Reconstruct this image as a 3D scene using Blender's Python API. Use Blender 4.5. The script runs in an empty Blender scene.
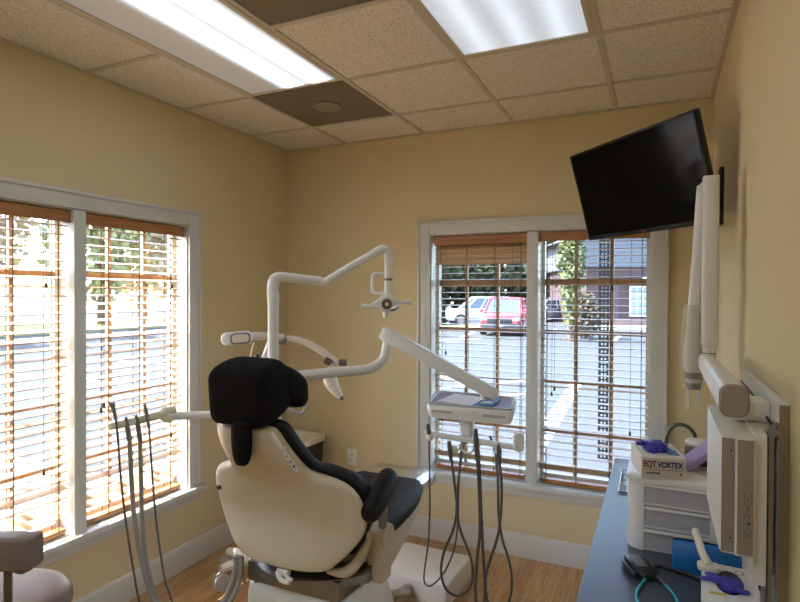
import bpy, bmesh, math, random
from mathutils import Vector, Matrix
PI = math.pi
SC = bpy.context.scene
COL = SC.collection

LAMP, LAMP1, LAMP_FILL = 2.7, 0.85, 5.4  # the last one drives the unseen fill troffers added behind the camera
SKY, SUNE, EXPO = 2.1, 31.0, 0.14
H_CAM, F_PX, YAW, PIT, ROL = 1.65022, 559.305, 0.434486, -0.010518, 0.004277

# ------------------------------------------------------------------ helpers
def S(r, g, b):
    def f(c):
        c /= 255.0
        return c / 12.92 if c <= 0.04045 else ((c + 0.055) / 1.055) ** 2.4
    return (f(r), f(g), f(b), 1.0)

def mat(name, col, rough=0.5, metal=0.0, noise=0.0, nscale=30.0, bump=0.0, bscale=200.0, spec=0.5, trans=0.0, coat=0.0):
    m = bpy.data.materials.new(name)
    m.use_nodes = True
    nt = m.node_tree
    b = nt.nodes['Principled BSDF']
    b.inputs['Base Color'].default_value = col
    b.inputs['Roughness'].default_value = rough
    b.inputs['Metallic'].default_value = metal
    b.inputs['Specular IOR Level'].default_value = spec
    b.inputs['Coat Weight'].default_value = coat
    if trans:
        b.inputs['Transmission Weight'].default_value = trans
    tc = nt.nodes.new('ShaderNodeTexCoord')
    if noise > 0:
        n = nt.nodes.new('ShaderNodeTexNoise')
        n.inputs['Scale'].default_value = nscale
        n.inputs['Detail'].default_value = 4
        nt.links.new(tc.outputs['Object'], n.inputs['Vector'])
        mx = nt.nodes.new('ShaderNodeMix')
        mx.data_type = 'RGBA'
        mx.inputs[6].default_value = tuple(c * (1 - noise) for c in col[:3]) + (1,)
        mx.inputs[7].default_value = tuple(min(1, c * (1 + noise)) for c in col[:3]) + (1,)
        nt.links.new(n.outputs['Fac'], mx.inputs[0])
        nt.links.new(mx.outputs[2], b.inputs['Base Color'])
    if bump > 0:
        n2 = nt.nodes.new('ShaderNodeTexNoise')
        n2.inputs['Scale'].default_value = bscale
        nt.links.new(tc.outputs['Object'], n2.inputs['Vector'])
        bp = nt.nodes.new('ShaderNodeBump')
        bp.inputs['Strength'].default_value = bump
        bp.inputs['Distance'].default_value = 0.003
        nt.links.new(n2.outputs['Fac'], bp.inputs['Height'])
        nt.links.new(bp.outputs['Normal'], b.inputs['Normal'])
    return m

class MB:
    """collects shapes into one mesh, world coordinates"""
    def __init__(s):
        s.bm = bmesh.new()
        s.M = None
    def _merge(s, t, M=None):
        M = M if M is not None else s.M
        if M is not None:
            t.transform(M)
        me = bpy.data.meshes.new('tmp')
        t.to_mesh(me)
        t.free()
        s.bm.from_mesh(me)
        bpy.data.meshes.remove(me)
        return s
    def box(s, x0, x1, y0, y1, z0, z1, bev=0.0, seg=2, M=None):
        t = bmesh.new()
        bmesh.ops.create_cube(t, size=1.0)
        for v in t.verts:
            v.co = Vector(((x0 + x1) / 2 + v.co.x * (x1 - x0), (y0 + y1) / 2 + v.co.y * (y1 - y0), (z0 + z1) / 2 + v.co.z * (z1 - z0)))
        if bev > 0:
            bmesh.ops.bevel(t, geom=t.edges[:], offset=bev, segments=seg, affect='EDGES', profile=0.6)
        bmesh.ops.recalc_face_normals(t, faces=t.faces[:])
        return s._merge(t, M)
    def loft(s, rings, cap0=True, cap1=True, closed=True, M=None):
        t = bmesh.new()
        R = [[t.verts.new(Vector(p)) for p in r] for r in rings]
        n = len(R[0])
        for a, b in zip(R[:-1], R[1:]):
            for i in range(n if closed else n - 1):
                j = (i + 1) % n
                try:
                    t.faces.new((a[i], a[j], b[j], b[i]))
                except ValueError:
                    pass
        if cap0:
            t.faces.new(R[0][::-1])
        if cap1:
            t.faces.new(R[-1])
        bmesh.ops.recalc_face_normals(t, faces=t.faces[:])
        return s._merge(t, M)
    def tube(s, pts, r, n=12, smooth=True, sub=6, M=None, flat=1.0):
        """pts: list of points; r: radius or a list of radii"""
        P = [Vector(p) for p in pts]
        rr = [r] * len(P) if not isinstance(r, (list, tuple)) else list(r)
        if smooth and len(P) > 2:
            Q, qr = [], []
            for i in range(len(P) - 1):
                p0 = P[max(i - 1, 0)]; p1 = P[i]; p2 = P[i + 1]; p3 = P[min(i + 2, len(P) - 1)]
                for k in range(sub):
                    u = k / sub
                    Q.append(0.5 * ((2 * p1) + (p2 - p0) * u + (2 * p0 - 5 * p1 + 4 * p2 - p3) * u * u + (3 * p1 - p0 - 3 * p2 + p3) * u ** 3))
                    qr.append(rr[i] * (1 - u) + rr[i + 1] * u)
            Q.append(P[-1]); qr.append(rr[-1])
            P, rr = Q, qr
        T = []
        for i in range(len(P)):
            d = P[min(i + 1, len(P) - 1)] - P[max(i - 1, 0)]
            T.append(d.normalized() if d.length > 1e-9 else Vector((0, 0, 1)))
        up = Vector((0, 0, 1)) if abs(T[0].z) < 0.9 else Vector((1, 0, 0))
        nrm = (up - T[0] * up.dot(T[0])).normalized()
        rings = []
        for i, p in enumerate(P):
            nrm = nrm - T[i] * nrm.dot(T[i])
            nrm.normalize()
            b = T[i].cross(nrm)
            rings.append([p + (nrm * math.cos(2 * PI * k / n) + b * math.sin(2 * PI * k / n) * flat) * rr[i] for k in range(n)])
        return s.loft(rings, M=M)
    def cyl(s, p0, p1, r0, r1=None, n=20, M=None):
        return s.tube([p0, p1], [r0, r0 if r1 is None else r1], n=n, smooth=False, M=M)
    def lathe(s, prof, o=(0, 0, 0), n=24, M=None, axis='z'):
        rings = []
        for r, z in prof:
            ring = []
            for k in range(n):
                a = 2 * PI * k / n
                c, d = r * math.cos(a), r * math.sin(a)
                v = {'z': (c, d, z), 'x': (z, c, d), 'y': (c, z, d)}[axis]
                ring.append((o[0] + v[0], o[1] + v[1], o[2] + v[2]))
            rings.append(ring)
        return s.loft(rings, M=M)
    def ball(s, c, rx, ry=None, rz=None, n=16, M=None):
        t = bmesh.new()
        bmesh.ops.create_uvsphere(t, u_segments=n, v_segments=max(6, n // 2), radius=1.0)
        ry = rx if ry is None else ry
        rz = rx if rz is None else rz
        for v in t.verts:
            v.co = Vector((c[0] + v.co.x * rx, c[1] + v.co.y * ry, c[2] + v.co.z * rz))
        return s._merge(t, M)
    def prism(s, poly, d, bev=0.0, M=None, seg=2):
        """polygon in local XY extruded to +Z by d"""
        t = bmesh.new()
        a = [t.verts.new((x, y, 0)) for x, y in poly]
        b = [t.verts.new((x, y, d)) for x, y in poly]
        t.faces.new(a[::-1]); t.faces.new(b)
        for i in range(len(poly)):
            j = (i + 1) % len(poly)
            t.faces.new((a[i], a[j], b[j], b[i]))
        bmesh.ops.recalc_face_normals(t, faces=t.faces[:])
        if bev > 0:
            es = [e for e in t.edges if abs(e.verts[0].co.z - e.verts[1].co.z) < 1e-7]
            bmesh.ops.bevel(t, geom=es, offset=bev, segments=seg, affect='EDGES', profile=0.6)
        return s._merge(t, M)
    def quad(s, a, b, c, d):
        vs = [s.bm.verts.new(Vector(p)) for p in (a, b, c, d)]
        s.bm.faces.new(vs)
        return s
    def build(s, name, m, parent=None, angle=40, sub=0):
        off = Vector((0, 0, 0))
        p = parent
        while p is not None:
            off += p.location
            p = p.parent
        me = bpy.data.meshes.new(name)
        loc = Vector((0, 0, 0))
        for v in s.bm.verts:
            v.co -= off
        s.bm.to_mesh(me)
        s.bm.free()
        for q in me.polygons:
            q.use_smooth = True
        me.set_sharp_from_angle(angle=math.radians(angle))
        me.materials.append(m)
        o = bpy.data.objects.new(name, me)
        COL.objects.link(o)
        if parent is not None:
            o.parent = parent
        if sub:
            md = o.modifiers.new('sub', 'SUBSURF')
            md.levels = md.render_levels = sub
        return o

def tag(o, label=None, cat=None, group=None, kind=None):
    if label: o['label'] = label
    if cat: o['category'] = cat
    if group: o['group'] = group
    if kind: o['kind'] = kind
    return o

def thing(name, label, cat, loc=(0, 0, 0), group=None):
    o = bpy.data.objects.new(name, None)
    o.empty_display_size = 0.1
    COL.objects.link(o)
    o.location = loc
    return tag(o, label, cat, group)

def struct(name, mb, m, parent=None, angle=40):
    o = mb.build(name, m, parent, angle)
    if parent is None:
        o['kind'] = 'structure'
    return o

def kids(o):
    return [c for c in bpy.data.objects if c.parent == o]

def copy_tree(o, parent=None):
    ks = kids(o)
    c = o.copy()
    COL.objects.link(c)
    c.parent = parent
    for k in ks:
        copy_tree(k, c)
    return c

def frame(o, x, z):
    """matrix with origin o, local x axis x, local z axis near z"""
    x = Vector(x).normalized()
    z = Vector(z)
    z = (z - x * z.dot(x)).normalized()
    y = z.cross(x)
    return Matrix(((x.x, y.x, z.x, o[0]), (x.y, y.y, z.y, o[1]), (x.z, y.z, z.z, o[2]), (0, 0, 0, 1)))

def rrect(w, h, r, n=5, cx=0, cy=0):
    pts = []
    for (sx, sy, a0) in ((1, 1, 0), (-1, 1, 90), (-1, -1, 180), (1, -1, 270)):
        for k in range(n + 1):
            a = math.radians(a0 + 90 * k / n)
            pts.append((cx + sx * (w / 2 - r) + r * math.cos(a), cy + sy * (h / 2 - r) + r * math.sin(a)))
    return pts

def text(s, size, m, parent, M, name='lettering', ext=0.0004, sx=1.0, bold=0.0):
    cu = bpy.data.curves.new('txt', 'FONT')
    cu.body = s
    cu.size = size
    cu.extrude = ext
    cu.offset = bold
    cu.align_x = 'LEFT'
    to = bpy.data.objects.new('txt', cu)
    COL.objects.link(to)
    bpy.context.view_layer.update()
    dg = bpy.context.evaluated_depsgraph_get()
    me = bpy.data.meshes.new_from_object(to.evaluated_get(dg))
    bpy.data.objects.remove(to)
    bpy.data.curves.remove(cu)
    mb = MB()
    me.transform(M @ Matrix.Diagonal((sx, 1, 1, 1)))
    mb.bm.from_mesh(me)
    bpy.data.meshes.remove(me)
    return mb.build(name, m, parent)

# ------------------------------------------------------------------ materials
m_white = mat('white enamel', S(230, 231, 230), 0.35)
m_trim = mat('trim paint', S(208, 208, 202), 0.4)
m_wall = mat('beige wall paint', S(217, 201, 160), 0.75, noise=0.03, nscale=3, bump=0.15, bscale=350, spec=0.25)
m_base = m_trim
m_shell = mat('chair shell plastic', S(206, 196, 176), 0.32, noise=0.015, nscale=8)
m_black = mat('black vinyl', S(17, 15, 16), 0.55, spec=0.3, bump=0.12, bscale=90)
m_cloth = mat('black cloth cover', S(20, 16, 16), 0.9, noise=0.3, nscale=14, bump=0.5, bscale=60, spec=0.2)
m_seat = mat('charcoal vinyl', S(26, 25, 27), 0.6, spec=0.3, bump=0.1, bscale=90)
m_chrome = mat('chrome', S(214, 214, 214), 0.24, 1.0)
m_alu = mat('brushed aluminium', S(150, 150, 148), 0.35, 0.9)
m_grey = mat('grey hose rubber', S(150, 148, 146), 0.5)
m_hose = mat('dark grey hose', S(92, 88, 85), 0.5)
m_dark = mat('dark plastic', S(30, 30, 32), 0.4)
m_strip = mat('pale grey strip', S(184, 184, 182), 0.4)
m_midgrey = mat('mid grey plastic', S(122, 122, 118), 0.45)
m_stool = mat('taupe stool vinyl', S(120, 106, 98), 0.45, bump=0.1, bscale=80)
m_brownmetal = mat('bronze grey metal', S(104, 92, 82), 0.4, 0.5)
m_xray = mat('ivory enamel', S(224, 222, 216), 0.38)
m_xray2 = mat('warm grey panel', S(142, 130, 120), 0.45)
m_trans = mat('clear plastic wrap', S(225, 222, 215), 0.2)
m_counter = mat('blue grey laminate', S(74, 80, 90), 0.34, noise=0.1, nscale=160)
m_blue = mat('blue plastic', S(10, 104, 178), 0.4)
m_glove = mat('nitrile glove violet blue', S(62, 58, 170), 0.5)
m_lav = mat('lavender card', S(176, 150, 200), 0.6)
m_card = mat('white card', S(228, 226, 222), 0.6)
m_cardtan = mat('tan printed card', S(212, 196, 178), 0.6)
m_cardbrown = mat('brown card', S(96, 66, 52), 0.7)
m_navy = mat('navy print', S(40, 48, 92), 0.6)
m_brownink = mat('brown print', S(120, 70, 52), 0.6)
m_greyink = mat('grey print', S(92, 84, 80), 0.6)
m_yellow = mat('yellow print', S(200, 190, 60), 0.6)
m_teal = mat('teal cord', S(40, 168, 190), 0.45)
m_drawer = mat('cloudy grey drawer plastic', S(188, 186, 194), 0.3)
m_tray = mat('mauve tray mat', S(140, 118, 138), 0.5)
m_paper = mat('white paper', S(236, 236, 238), 0.7)
m_bluepaper = mat('blue printed paper', S(70, 120, 180), 0.6)
m_ivory = mat('ivory plastic', S(228, 222, 206), 0.4)
m_pinkgrey = mat('pinkish lamp plastic', S(226, 214, 200), 0.4)
m_vent = mat('dark ceiling vent', S(122, 112, 98), 0.6)
m_ventplate = mat('vent plate', S(150, 138, 122), 0.6)
m_led = mat('red led plastic', S(150, 30, 20), 0.4)

def wood(name, c1, c2, rough=0.45, axis='X', scale=6.0):
    m = bpy.data.materials.new(name); m.use_nodes = True
    nt = m.node_tree; b = nt.nodes['Principled BSDF']
    tc = nt.nodes.new('ShaderNodeTexCoord'); mp = nt.nodes.new('ShaderNodeMapping')
    sc = {'X': (1, 22, 22), 'Y': (22, 1, 22), 'Z': (22, 22, 1)}[axis]
    mp.inputs['Scale'].default_value = sc
    n = nt.nodes.new('ShaderNodeTexNoise'); n.inputs['Scale'].default_value = scale; n.inputs['Detail'].default_value = 5
    r = nt.nodes.new('ShaderNodeValToRGB')
    r.color_ramp.elements[0].color = c1; r.color_ramp.elements[1].color = c2
    r.color_ramp.elements[0].position = 0.3; r.color_ramp.elements[1].position = 0.7
    nt.links.new(tc.outputs['Object'], mp.inputs['Vector']); nt.links.new(mp.outputs['Vector'], n.inputs['Vector'])
    nt.links.new(n.outputs['Fac'], r.inputs['Fac']); nt.links.new(r.outputs['Color'], b.inputs['Base Color'])
    b.inputs['Roughness'].default_value = rough
    return m
m_blindX = wood('honey blind wood x', S(148, 98, 54), S(178, 124, 74), 0.4, 'X', 4)
m_blindY = wood('honey blind wood y', S(148, 98, 54), S(178, 124, 74), 0.4, 'Y', 4)
m_slatX = wood('honey slat x', S(178, 146, 108), S(204, 176, 140), 0.4, 'X', 4)
m_slatY = wood('honey slat y', S(190, 158, 120), S(212, 184, 148), 0.4, 'Y', 4)
m_sash = wood('tan sash wood', S(150, 122, 94), S(178, 148, 116), 0.5, 'Z', 3)

def floor_material():
    m = bpy.data.materials.new('oak plank floor'); m.use_nodes = True
    nt = m.node_tree; b = nt.nodes['Principled BSDF']
    tc = nt.nodes.new('ShaderNodeTexCoord')
    mp = nt.nodes.new('ShaderNodeMapping'); mp.inputs['Rotation'].default_value = (0, 0, PI / 2)
    br = nt.nodes.new('ShaderNodeTexBrick')
    br.inputs['Scale'].default_value = 1.0
    br.inputs['Brick Width'].default_value = 0.9; br.inputs['Row Height'].default_value = 0.085
    br.inputs['Mortar Size'].default_value = 0.0012; br.inputs['Bias'].default_value = 0.0
    br.inputs['Color1'].default_value = S(182, 142, 96); br.inputs['Color2'].default_value = S(206, 170, 122)
    br.inputs['Mortar'].default_value = S(150, 110, 72)
    br.offset = 0.37
    nt.links.new(tc.outputs['Object'], mp.inputs['Vector']); nt.links.new(mp.outputs['Vector'], br.inputs['Vector'])
    mp2 = nt.nodes.new('ShaderNodeMapping'); mp2.inputs['Scale'].default_value = (26, 1.6, 1)
    n = nt.nodes.new('ShaderNodeTexNoise'); n.inputs['Scale'].default_value = 3; n.inputs['Detail'].default_value = 6
    nt.links.new(tc.outputs['Object'], mp2.inputs['Vector']); nt.links.new(mp2.outputs['Vector'], n.inputs['Vector'])
    r = nt.nodes.new('ShaderNodeValToRGB')
    r.color_ramp.elements[0].color = (0.72, 0.68, 0.62, 1); r.color_ramp.elements[1].color = (1, 1, 1, 1)
    r.color_ramp.elements[0].position = 0.35; r.color_ramp.elements[1].position = 0.62
    nt.links.new(n.outputs['Fac'], r.inputs['Fac'])
    mx = nt.nodes.new('ShaderNodeMix'); mx.data_type = 'RGBA'; mx.blend_type = 'MULTIPLY'; mx.inputs[0].default_value = 1.0
    nt.links.new(br.outputs['Color'], mx.inputs[6]); nt.links.new(r.outputs['Color'], mx.inputs[7])
    nt.links.new(mx.outputs[2], b.inputs['Base Color'])
    b.inputs['Roughness'].default_value = 0.38
    return m
m_floor = floor_material()

def tile_material():
    m = bpy.data.materials.new('fissured ceiling tile'); m.use_nodes = True
    nt = m.node_tree; b = nt.nodes['Principled BSDF']
    tc = nt.nodes.new('ShaderNodeTexCoord')
    n = nt.nodes.new('ShaderNodeTexNoise'); n.inputs['Scale'].default_value = 125; n.inputs['Detail'].default_value = 3; n.inputs['Roughness'].default_value = 0.6
    nt.links.new(tc.outputs['Object'], n.inputs['Vector'])
    r = nt.nodes.new('ShaderNodeValToRGB')
    r.color_ramp.elements[0].color = S(206, 198, 184); r.color_ramp.elements[1].color = S(240, 236, 228)
    r.color_ramp.elements[0].position = 0.36; r.color_ramp.elements[1].position = 0.50
    nt.links.new(n.outputs['Fac'], r.inputs['Fac']); nt.links.new(r.outputs['Color'], b.inputs['Base Color'])
    bp = nt.nodes.new('ShaderNodeBump'); bp.inputs['Strength'].default_value = 0.6; bp.inputs['Distance'].default_value = 0.004
    nt.links.new(n.outputs['Fac'], bp.inputs['Height']); nt.links.new(bp.outputs['Normal'], b.inputs['Normal'])
    b.inputs['Roughness'].default_value = 0.9
    return m
m_tile = tile_material()
m_grid = mat('ceiling grid enamel', S(206, 198, 184), 0.5)

def glass_material():
    m = bpy.data.materials.new('window glass'); m.use_nodes = True
    nt = m.node_tree
    for n in list(nt.nodes):
        nt.nodes.remove(n)
    o = nt.nodes.new('ShaderNodeOutputMaterial'); t = nt.nodes.new('ShaderNodeBsdfTransparent')
    t.inputs['Color'].default_value = (0.97, 0.98, 0.985, 1)
    g = nt.nodes.new('ShaderNodeBsdfGlossy'); g.inputs['Roughness'].default_value = 0.02
    lw = nt.nodes.new('ShaderNodeLayerWeight'); lw.inputs['Blend'].default_value = 0.5
    pw = nt.nodes.new('ShaderNodeMath'); pw.operation = 'POWER'; pw.inputs[1].default_value = 4.0
    f = nt.nodes.new('ShaderNodeMath'); f.operation = 'MULTIPLY_ADD'; f.inputs[1].default_value = 0.5; f.inputs[2].default_value = 0.03
    nt.links.new(lw.outputs['Facing'], pw.inputs[0]); nt.links.new(pw.outputs[0], f.inputs[0])
    x = nt.nodes.new('ShaderNodeMixShader')
    nt.links.new(f.outputs[0], x.inputs[0]); nt.links.new(t.outputs[0], x.inputs[1]); nt.links.new(g.outputs[0], x.inputs[2])
    nt.links.new(x.outputs[0], o.inputs['Surface'])
    return m
m_glass = glass_material()

def clear_material():
    m = bpy.data.materials.new('clear plastic'); m.use_nodes = True
    nt = m.node_tree
    for n in list(nt.nodes):
        nt.nodes.remove(n)
    o = nt.nodes.new('ShaderNodeOutputMaterial'); t = nt.nodes.new('ShaderNodeBsdfTransparent')
    t.inputs['Color'].default_value = (0.93, 0.93, 0.92, 1)
    p = nt.nodes.new('ShaderNodeBsdfPrincipled'); p.inputs['Base Color'].default_value = S(226, 222, 214); p.inputs['Roughness'].default_value = 0.2
    x = nt.nodes.new('ShaderNodeMixShader'); x.inputs[0].default_value = 0.22
    nt.links.new(t.outputs[0], x.inputs[1]); nt.links.new(p.outputs[0], x.inputs[2]); nt.links.new(x.outputs[0], o.inputs['Surface'])
    return m
m_clear = clear_material()

def lamp_material(name, strength, tubes, base, amp=2.1):
    """troffer lens: tubes behind a lens running along Y, brighter over each tube"""
    m = bpy.data.materials.new(name); m.use_nodes = True
    nt = m.node_tree
    for n in list(nt.nodes):
        nt.nodes.remove(n)
    o = nt.nodes.new('ShaderNodeOutputMaterial'); e = nt.nodes.new('ShaderNodeEmission')
    tc = nt.nodes.new('ShaderNodeTexCoord'); sp = nt.nodes.new('ShaderNodeSeparateXYZ')
    nt.links.new(tc.outputs['Generated'], sp.inputs[0])
    acc = None
    for u0, wt in tubes:
        d = nt.nodes.new('ShaderNodeMath'); d.operation = 'SUBTRACT'; d.inputs[1].default_value = u0
        q = nt.nodes.new('ShaderNodeMath'); q.operation = 'MULTIPLY'
        g = nt.nodes.new('ShaderNodeMath'); g.operation = 'MULTIPLY'; g.inputs[1].default_value = -1.0 / (2 * 0.062 ** 2)
        x = nt.nodes.new('ShaderNodeMath'); x.operation = 'EXPONENT'
        m2 = nt.nodes.new('ShaderNodeMath'); m2.operation = 'MULTIPLY_ADD'; m2.inputs[1].default_value = wt * amp * strength
        nt.links.new(sp.outputs['X'], d.inputs[0]); nt.links.new(d.outputs[0], q.inputs[0]); nt.links.new(d.outputs[0], q.inputs[1])
        nt.links.new(q.outputs[0], g.inputs[0]); nt.links.new(g.outputs[0], x.inputs[0]); nt.links.new(x.outputs[0], m2.inputs[0])
        if acc is None:
            m2.inputs[2].default_value = base * strength
        else:
            nt.links.new(acc.outputs[0], m2.inputs[2])
        acc = m2
    nt.links.new(acc.outputs[0], e.inputs['Strength'])
    e.inputs['Color'].default_value = (0.71, 0.85, 1.0, 1)
    df = nt.nodes.new('ShaderNodeBsdfDiffuse'); df.inputs['Color'].default_value = (0.75, 0.75, 0.73, 1)
    ad = nt.nodes.new('ShaderNodeAddShader')
    nt.links.new(e.outputs[0], ad.inputs[0]); nt.links.new(df.outputs[0], ad.inputs[1]); nt.links.new(ad.outputs[0], o.inputs['Surface'])
    return m

m_tvbezel = mat('glossy black bezel', S(16, 14, 14), 0.45, spec=0.2)
m_screen = mat('black glass screen', S(7, 6, 6), 0.12, spec=0.1)
m_tanedge = mat('tan edge band', S(140, 122, 92), 0.6)
# ------------------------------------------------------------------ the room
XL, XR, YB, YR, HC = -2.586, 0.261, 3.522, -2.3, 2.743
T = 0.16
struct('floor', MB().box(XL - T, XR + T, YR - T, YB + T, -0.1, 0.0), m_floor)
# left wall has the opening u = 1.125..2.52, back wall u = -1.40..-0.066
LW = (1.115, 2.53, 0.478, 2.068)
BW = (-1.413, -0.038, 0.478, 2.062)
w = MB()
w.box(XL - T, XL, YR - T, LW[0], 0, HC).box(XL - T, XL, LW[1], YB + T, 0, HC)
w.box(XL - T, XL, LW[0], LW[1], 0, LW[2] - 0.03).box(XL - T, XL, LW[0], LW[1], LW[3], HC)
struct('wall_left', w, m_wall)
w = MB()
w.box(XL, BW[0], YB, YB + T, 0, HC).box(BW[1], XR, YB, YB + T, 0, HC)
w.box(BW[0], BW[1], YB, YB + T, 0, BW[2] - 0.03).box(BW[0], BW[1], YB, YB + T, BW[3], HC)
struct('wall_back', w, m_wall)
struct('wall_right', MB().box(XR, XR + T, YR - T, YB + T, 0, HC), m_wall)
struct('wall_front', MB().box(XL, XR, YR - T, YR, 0, HC), m_wall)

def baseboard(name, fn, L):
    prof = [(0, 0), (0.016, 0), (0.016, 0.105), (0.012, 0.118), (0.012, 0.128), (0.007, 0.14), (0.004, 0.146), (0, 0.146)]
    struct(name, MB().loft([[fn(0, a, z) for a, z in prof], [fn(L, a, z) for a, z in prof]]), m_base)
baseboard('baseboard_back', lambda u, a, z: (XL + u, YB - a, z), XR - XL)
baseboard('baseboard_left', lambda u, a, z: (XL + a, YR + u, z), YB - YR)
baseboard('baseboard_right', lambda u, a, z: (XR - a, YR + u, z), YB - YR)

# ceiling: tiles on a 0.61 m grid, T-bars between
G = 0.6096
GX, GY = -2.07, 2.477
cx = [XL] + [GX + i * G for i in range(4)] + [XR]
cy = sorted([GY + j * G for j in range(-8, 2)] + [YB, YR])
LIGHTS = [(1, GY - 2 * G, GY), (3, GY - 2 * G, GY), (1, GY - 6 * G, GY - 4 * G), (3, GY - 6 * G, GY - 4 * G)]   # column index, y0, y1; last two unseen, added as fill light
VENT = (1, GY, GY + G)
RETURN = (2, GY - 2 * G, GY - G)
def blocked(i, y):
    for c, y0, y1 in LIGHTS + [VENT, RETURN]:
        if i == c and y0 - 0.01 < y < y1 + 0.01:
            return True
    return False
mb = MB()
for i in range(len(cx) - 1):
    for j in range(len(cy) - 1):
        if not blocked(i, (cy[j] + cy[j + 1]) / 2):
            mb.box(cx[i] + 0.004, cx[i + 1] - 0.004, cy[j] + 0.004, cy[j + 1] - 0.004, HC + 0.006, HC + 0.022)
mb.box(XL - T, XR + T, YR - T, YB + T, HC + 0.14, HC + 0.2)
mb.box(XL - T, XL, YR, YB, HC, HC + 0.15).box(XR, XR + T, YR, YB, HC, HC + 0.15)
mb.box(XL, XR, YB, YB + T, HC, HC + 0.15).box(XL, XR, YR - T, YR, HC, HC + 0.15)
ceil_ = struct('ceiling', mb, m_tile)
mb = MB()
for x in cx[1:-1]:
    mb.box(x - 0.0125, x + 0.0125, YR, YB, HC, HC + 0.007)
for y in cy[1:-1]:
    for i in range(len(cx) - 1):
        if not (blocked(i, y - 0.05) and blocked(i, y + 0.05)):
            mb.box(cx[i] + 0.0125, cx[i + 1] - 0.0125, y - 0.0125, y + 0.0125, HC, HC + 0.007)
mb.box(XL, XL + 0.02, YR, YB, HC - 0.002, HC + 0.004).box(XR - 0.02, XR, YR, YB, HC - 0.002, HC + 0.004)
mb.box(XL, XR, YB - 0.02, YB, HC - 0.002, HC + 0.004).box(XL, XR, YR, YR + 0.02, HC - 0.002, HC + 0.004)
struct('ceiling_grid', mb, m_grid, ceil_)

# fluorescent troffers: two in view, two unseen ones added to brighten the room
LL = ['long fluorescent troffer beside the left wall above the window, ending at the round vent', 'fluorescent troffer over the right half of the room, right of the plain ceiling tiles',
      'unseen fill troffer added behind the viewer beside the left wall', 'unseen fill troffer added behind the viewer on the right half']
for k, (c, y0, y1) in enumerate(LIGHTS):
    x0, x1 = cx[c], cx[c] + G
    t = thing('ceiling_light', LL[k], 'ceiling light', ((x0 + x1) / 2, (y0 + y1) / 2, HC), 'fluorescent ceiling troffers')
    f = MB()
    f.box(x0 + 0.013, x0 + 0.035, y0 + 0.013, y1 - 0.013, HC - 0.002, HC + 0.09).box(x1 - 0.035, x1 - 0.013, y0 + 0.013, y1 - 0.013, HC - 0.002, HC + 0.09)
    f.box(x0 + 0.035, x1 - 0.035, y0 + 0.013, y0 + 0.035, HC - 0.002, HC + 0.09).box(x0 + 0.035, x1 - 0.035, y1 - 0.035, y1 - 0.013, HC - 0.002, HC + 0.09)
    f.box(x0 + 0.013, x1 - 0.013, y0 + 0.013, y1 - 0.013, HC + 0.088, HC + 0.1)
    f.build('frame', m_grid, t)
    d = MB().box(x0 + 0.035, x1 - 0.035, y0 + 0.035, y1 - 0.035, HC + 0.004, HC + 0.012)
    d.build('diffuser', lamp_material('troffer lens %d' % k, (LAMP, LAMP1, LAMP_FILL, LAMP_FILL)[k], ((0.22, 0.0), (0.52, 1.0), (0.82, 1.0)) if k == 0 else ((0.19, 1.0), (0.5, 1.0), (0.81, 1.0)), (0.03, 0.55, 0.3, 0.3)[k], (2.1, 0.42, 2.1, 2.1)[k]), t)

# ceiling vents
x0, x1 = cx[VENT[0]], cx[VENT[0]] + G; y0, y1 = VENT[1:]
t = thing('ceiling_vent', 'dark square ceiling air diffuser with a round centre disc, next to the long light', 'ceiling vent', ((x0 + x1) / 2, (y0 + y1) / 2, HC))
f = MB()
f.box(x0 + 0.013, x1 - 0.013, y0 + 0.013, y1 - 0.013, HC + 0.004, HC + 0.02, bev=0.003)
f.build('panel', m_vent, t)
f = MB().lathe([(0.001, HC - 0.006), (0.075, HC - 0.006), (0.085, HC - 0.001), (0.085, HC + 0.004), (0.001, HC + 0.004)], ((x0 + x1) / 2, (y0 + y1) / 2, 0), n=32)
f.build('round_plate', m_ventplate, t)
f = MB()
f.box(x0 + 0.013, x1 - 0.013, y0 + 0.013, y1 - 0.013, HC + 0.03, HC + 0.1)
f.build('duct_box', m_vent, t)
x0, x1 = cx[RETURN[0]], cx[RETURN[0]] + G; y0, y1 = RETURN[1:]
t = thing('ceiling_vent', 'plain dark perforated return air panel between the two ceiling lights', 'ceiling vent', ((x0 + x1) / 2, (y0 + y1) / 2, HC))
f = MB().box(x0 + 0.013, x1 - 0.013, y0 + 0.013, y1 - 0.013, HC + 0.004, HC + 0.016, bev=0.003)
f.build('panel', m_vent, t)
f = MB().box(x0 + 0.03, x1 - 0.03, y0 + 0.03, y1 - 0.03, HC + 0.02, HC + 0.1)
f.build('duct_box', m_vent, t)

# ------------------------------------------------------------------ windows and blinds
# fn(u, v, z): u along the wall, v outward from the inner wall face
fB = lambda u, v, z: (u, YB + v, z)
fL = lambda u, v, z: (XL - v, u, z)
def mbx(mb, fn, u0, u1, v0, v1, z0, z1, bev=0.0, seg=2):
    a, b = fn(u0, v0, z0), fn(u1, v1, z1)
    return mb.box(min(a[0], b[0]), max(a[0], b[0]), min(a[1], b[1]), max(a[1], b[1]), z0, z1, bev, seg)

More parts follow.
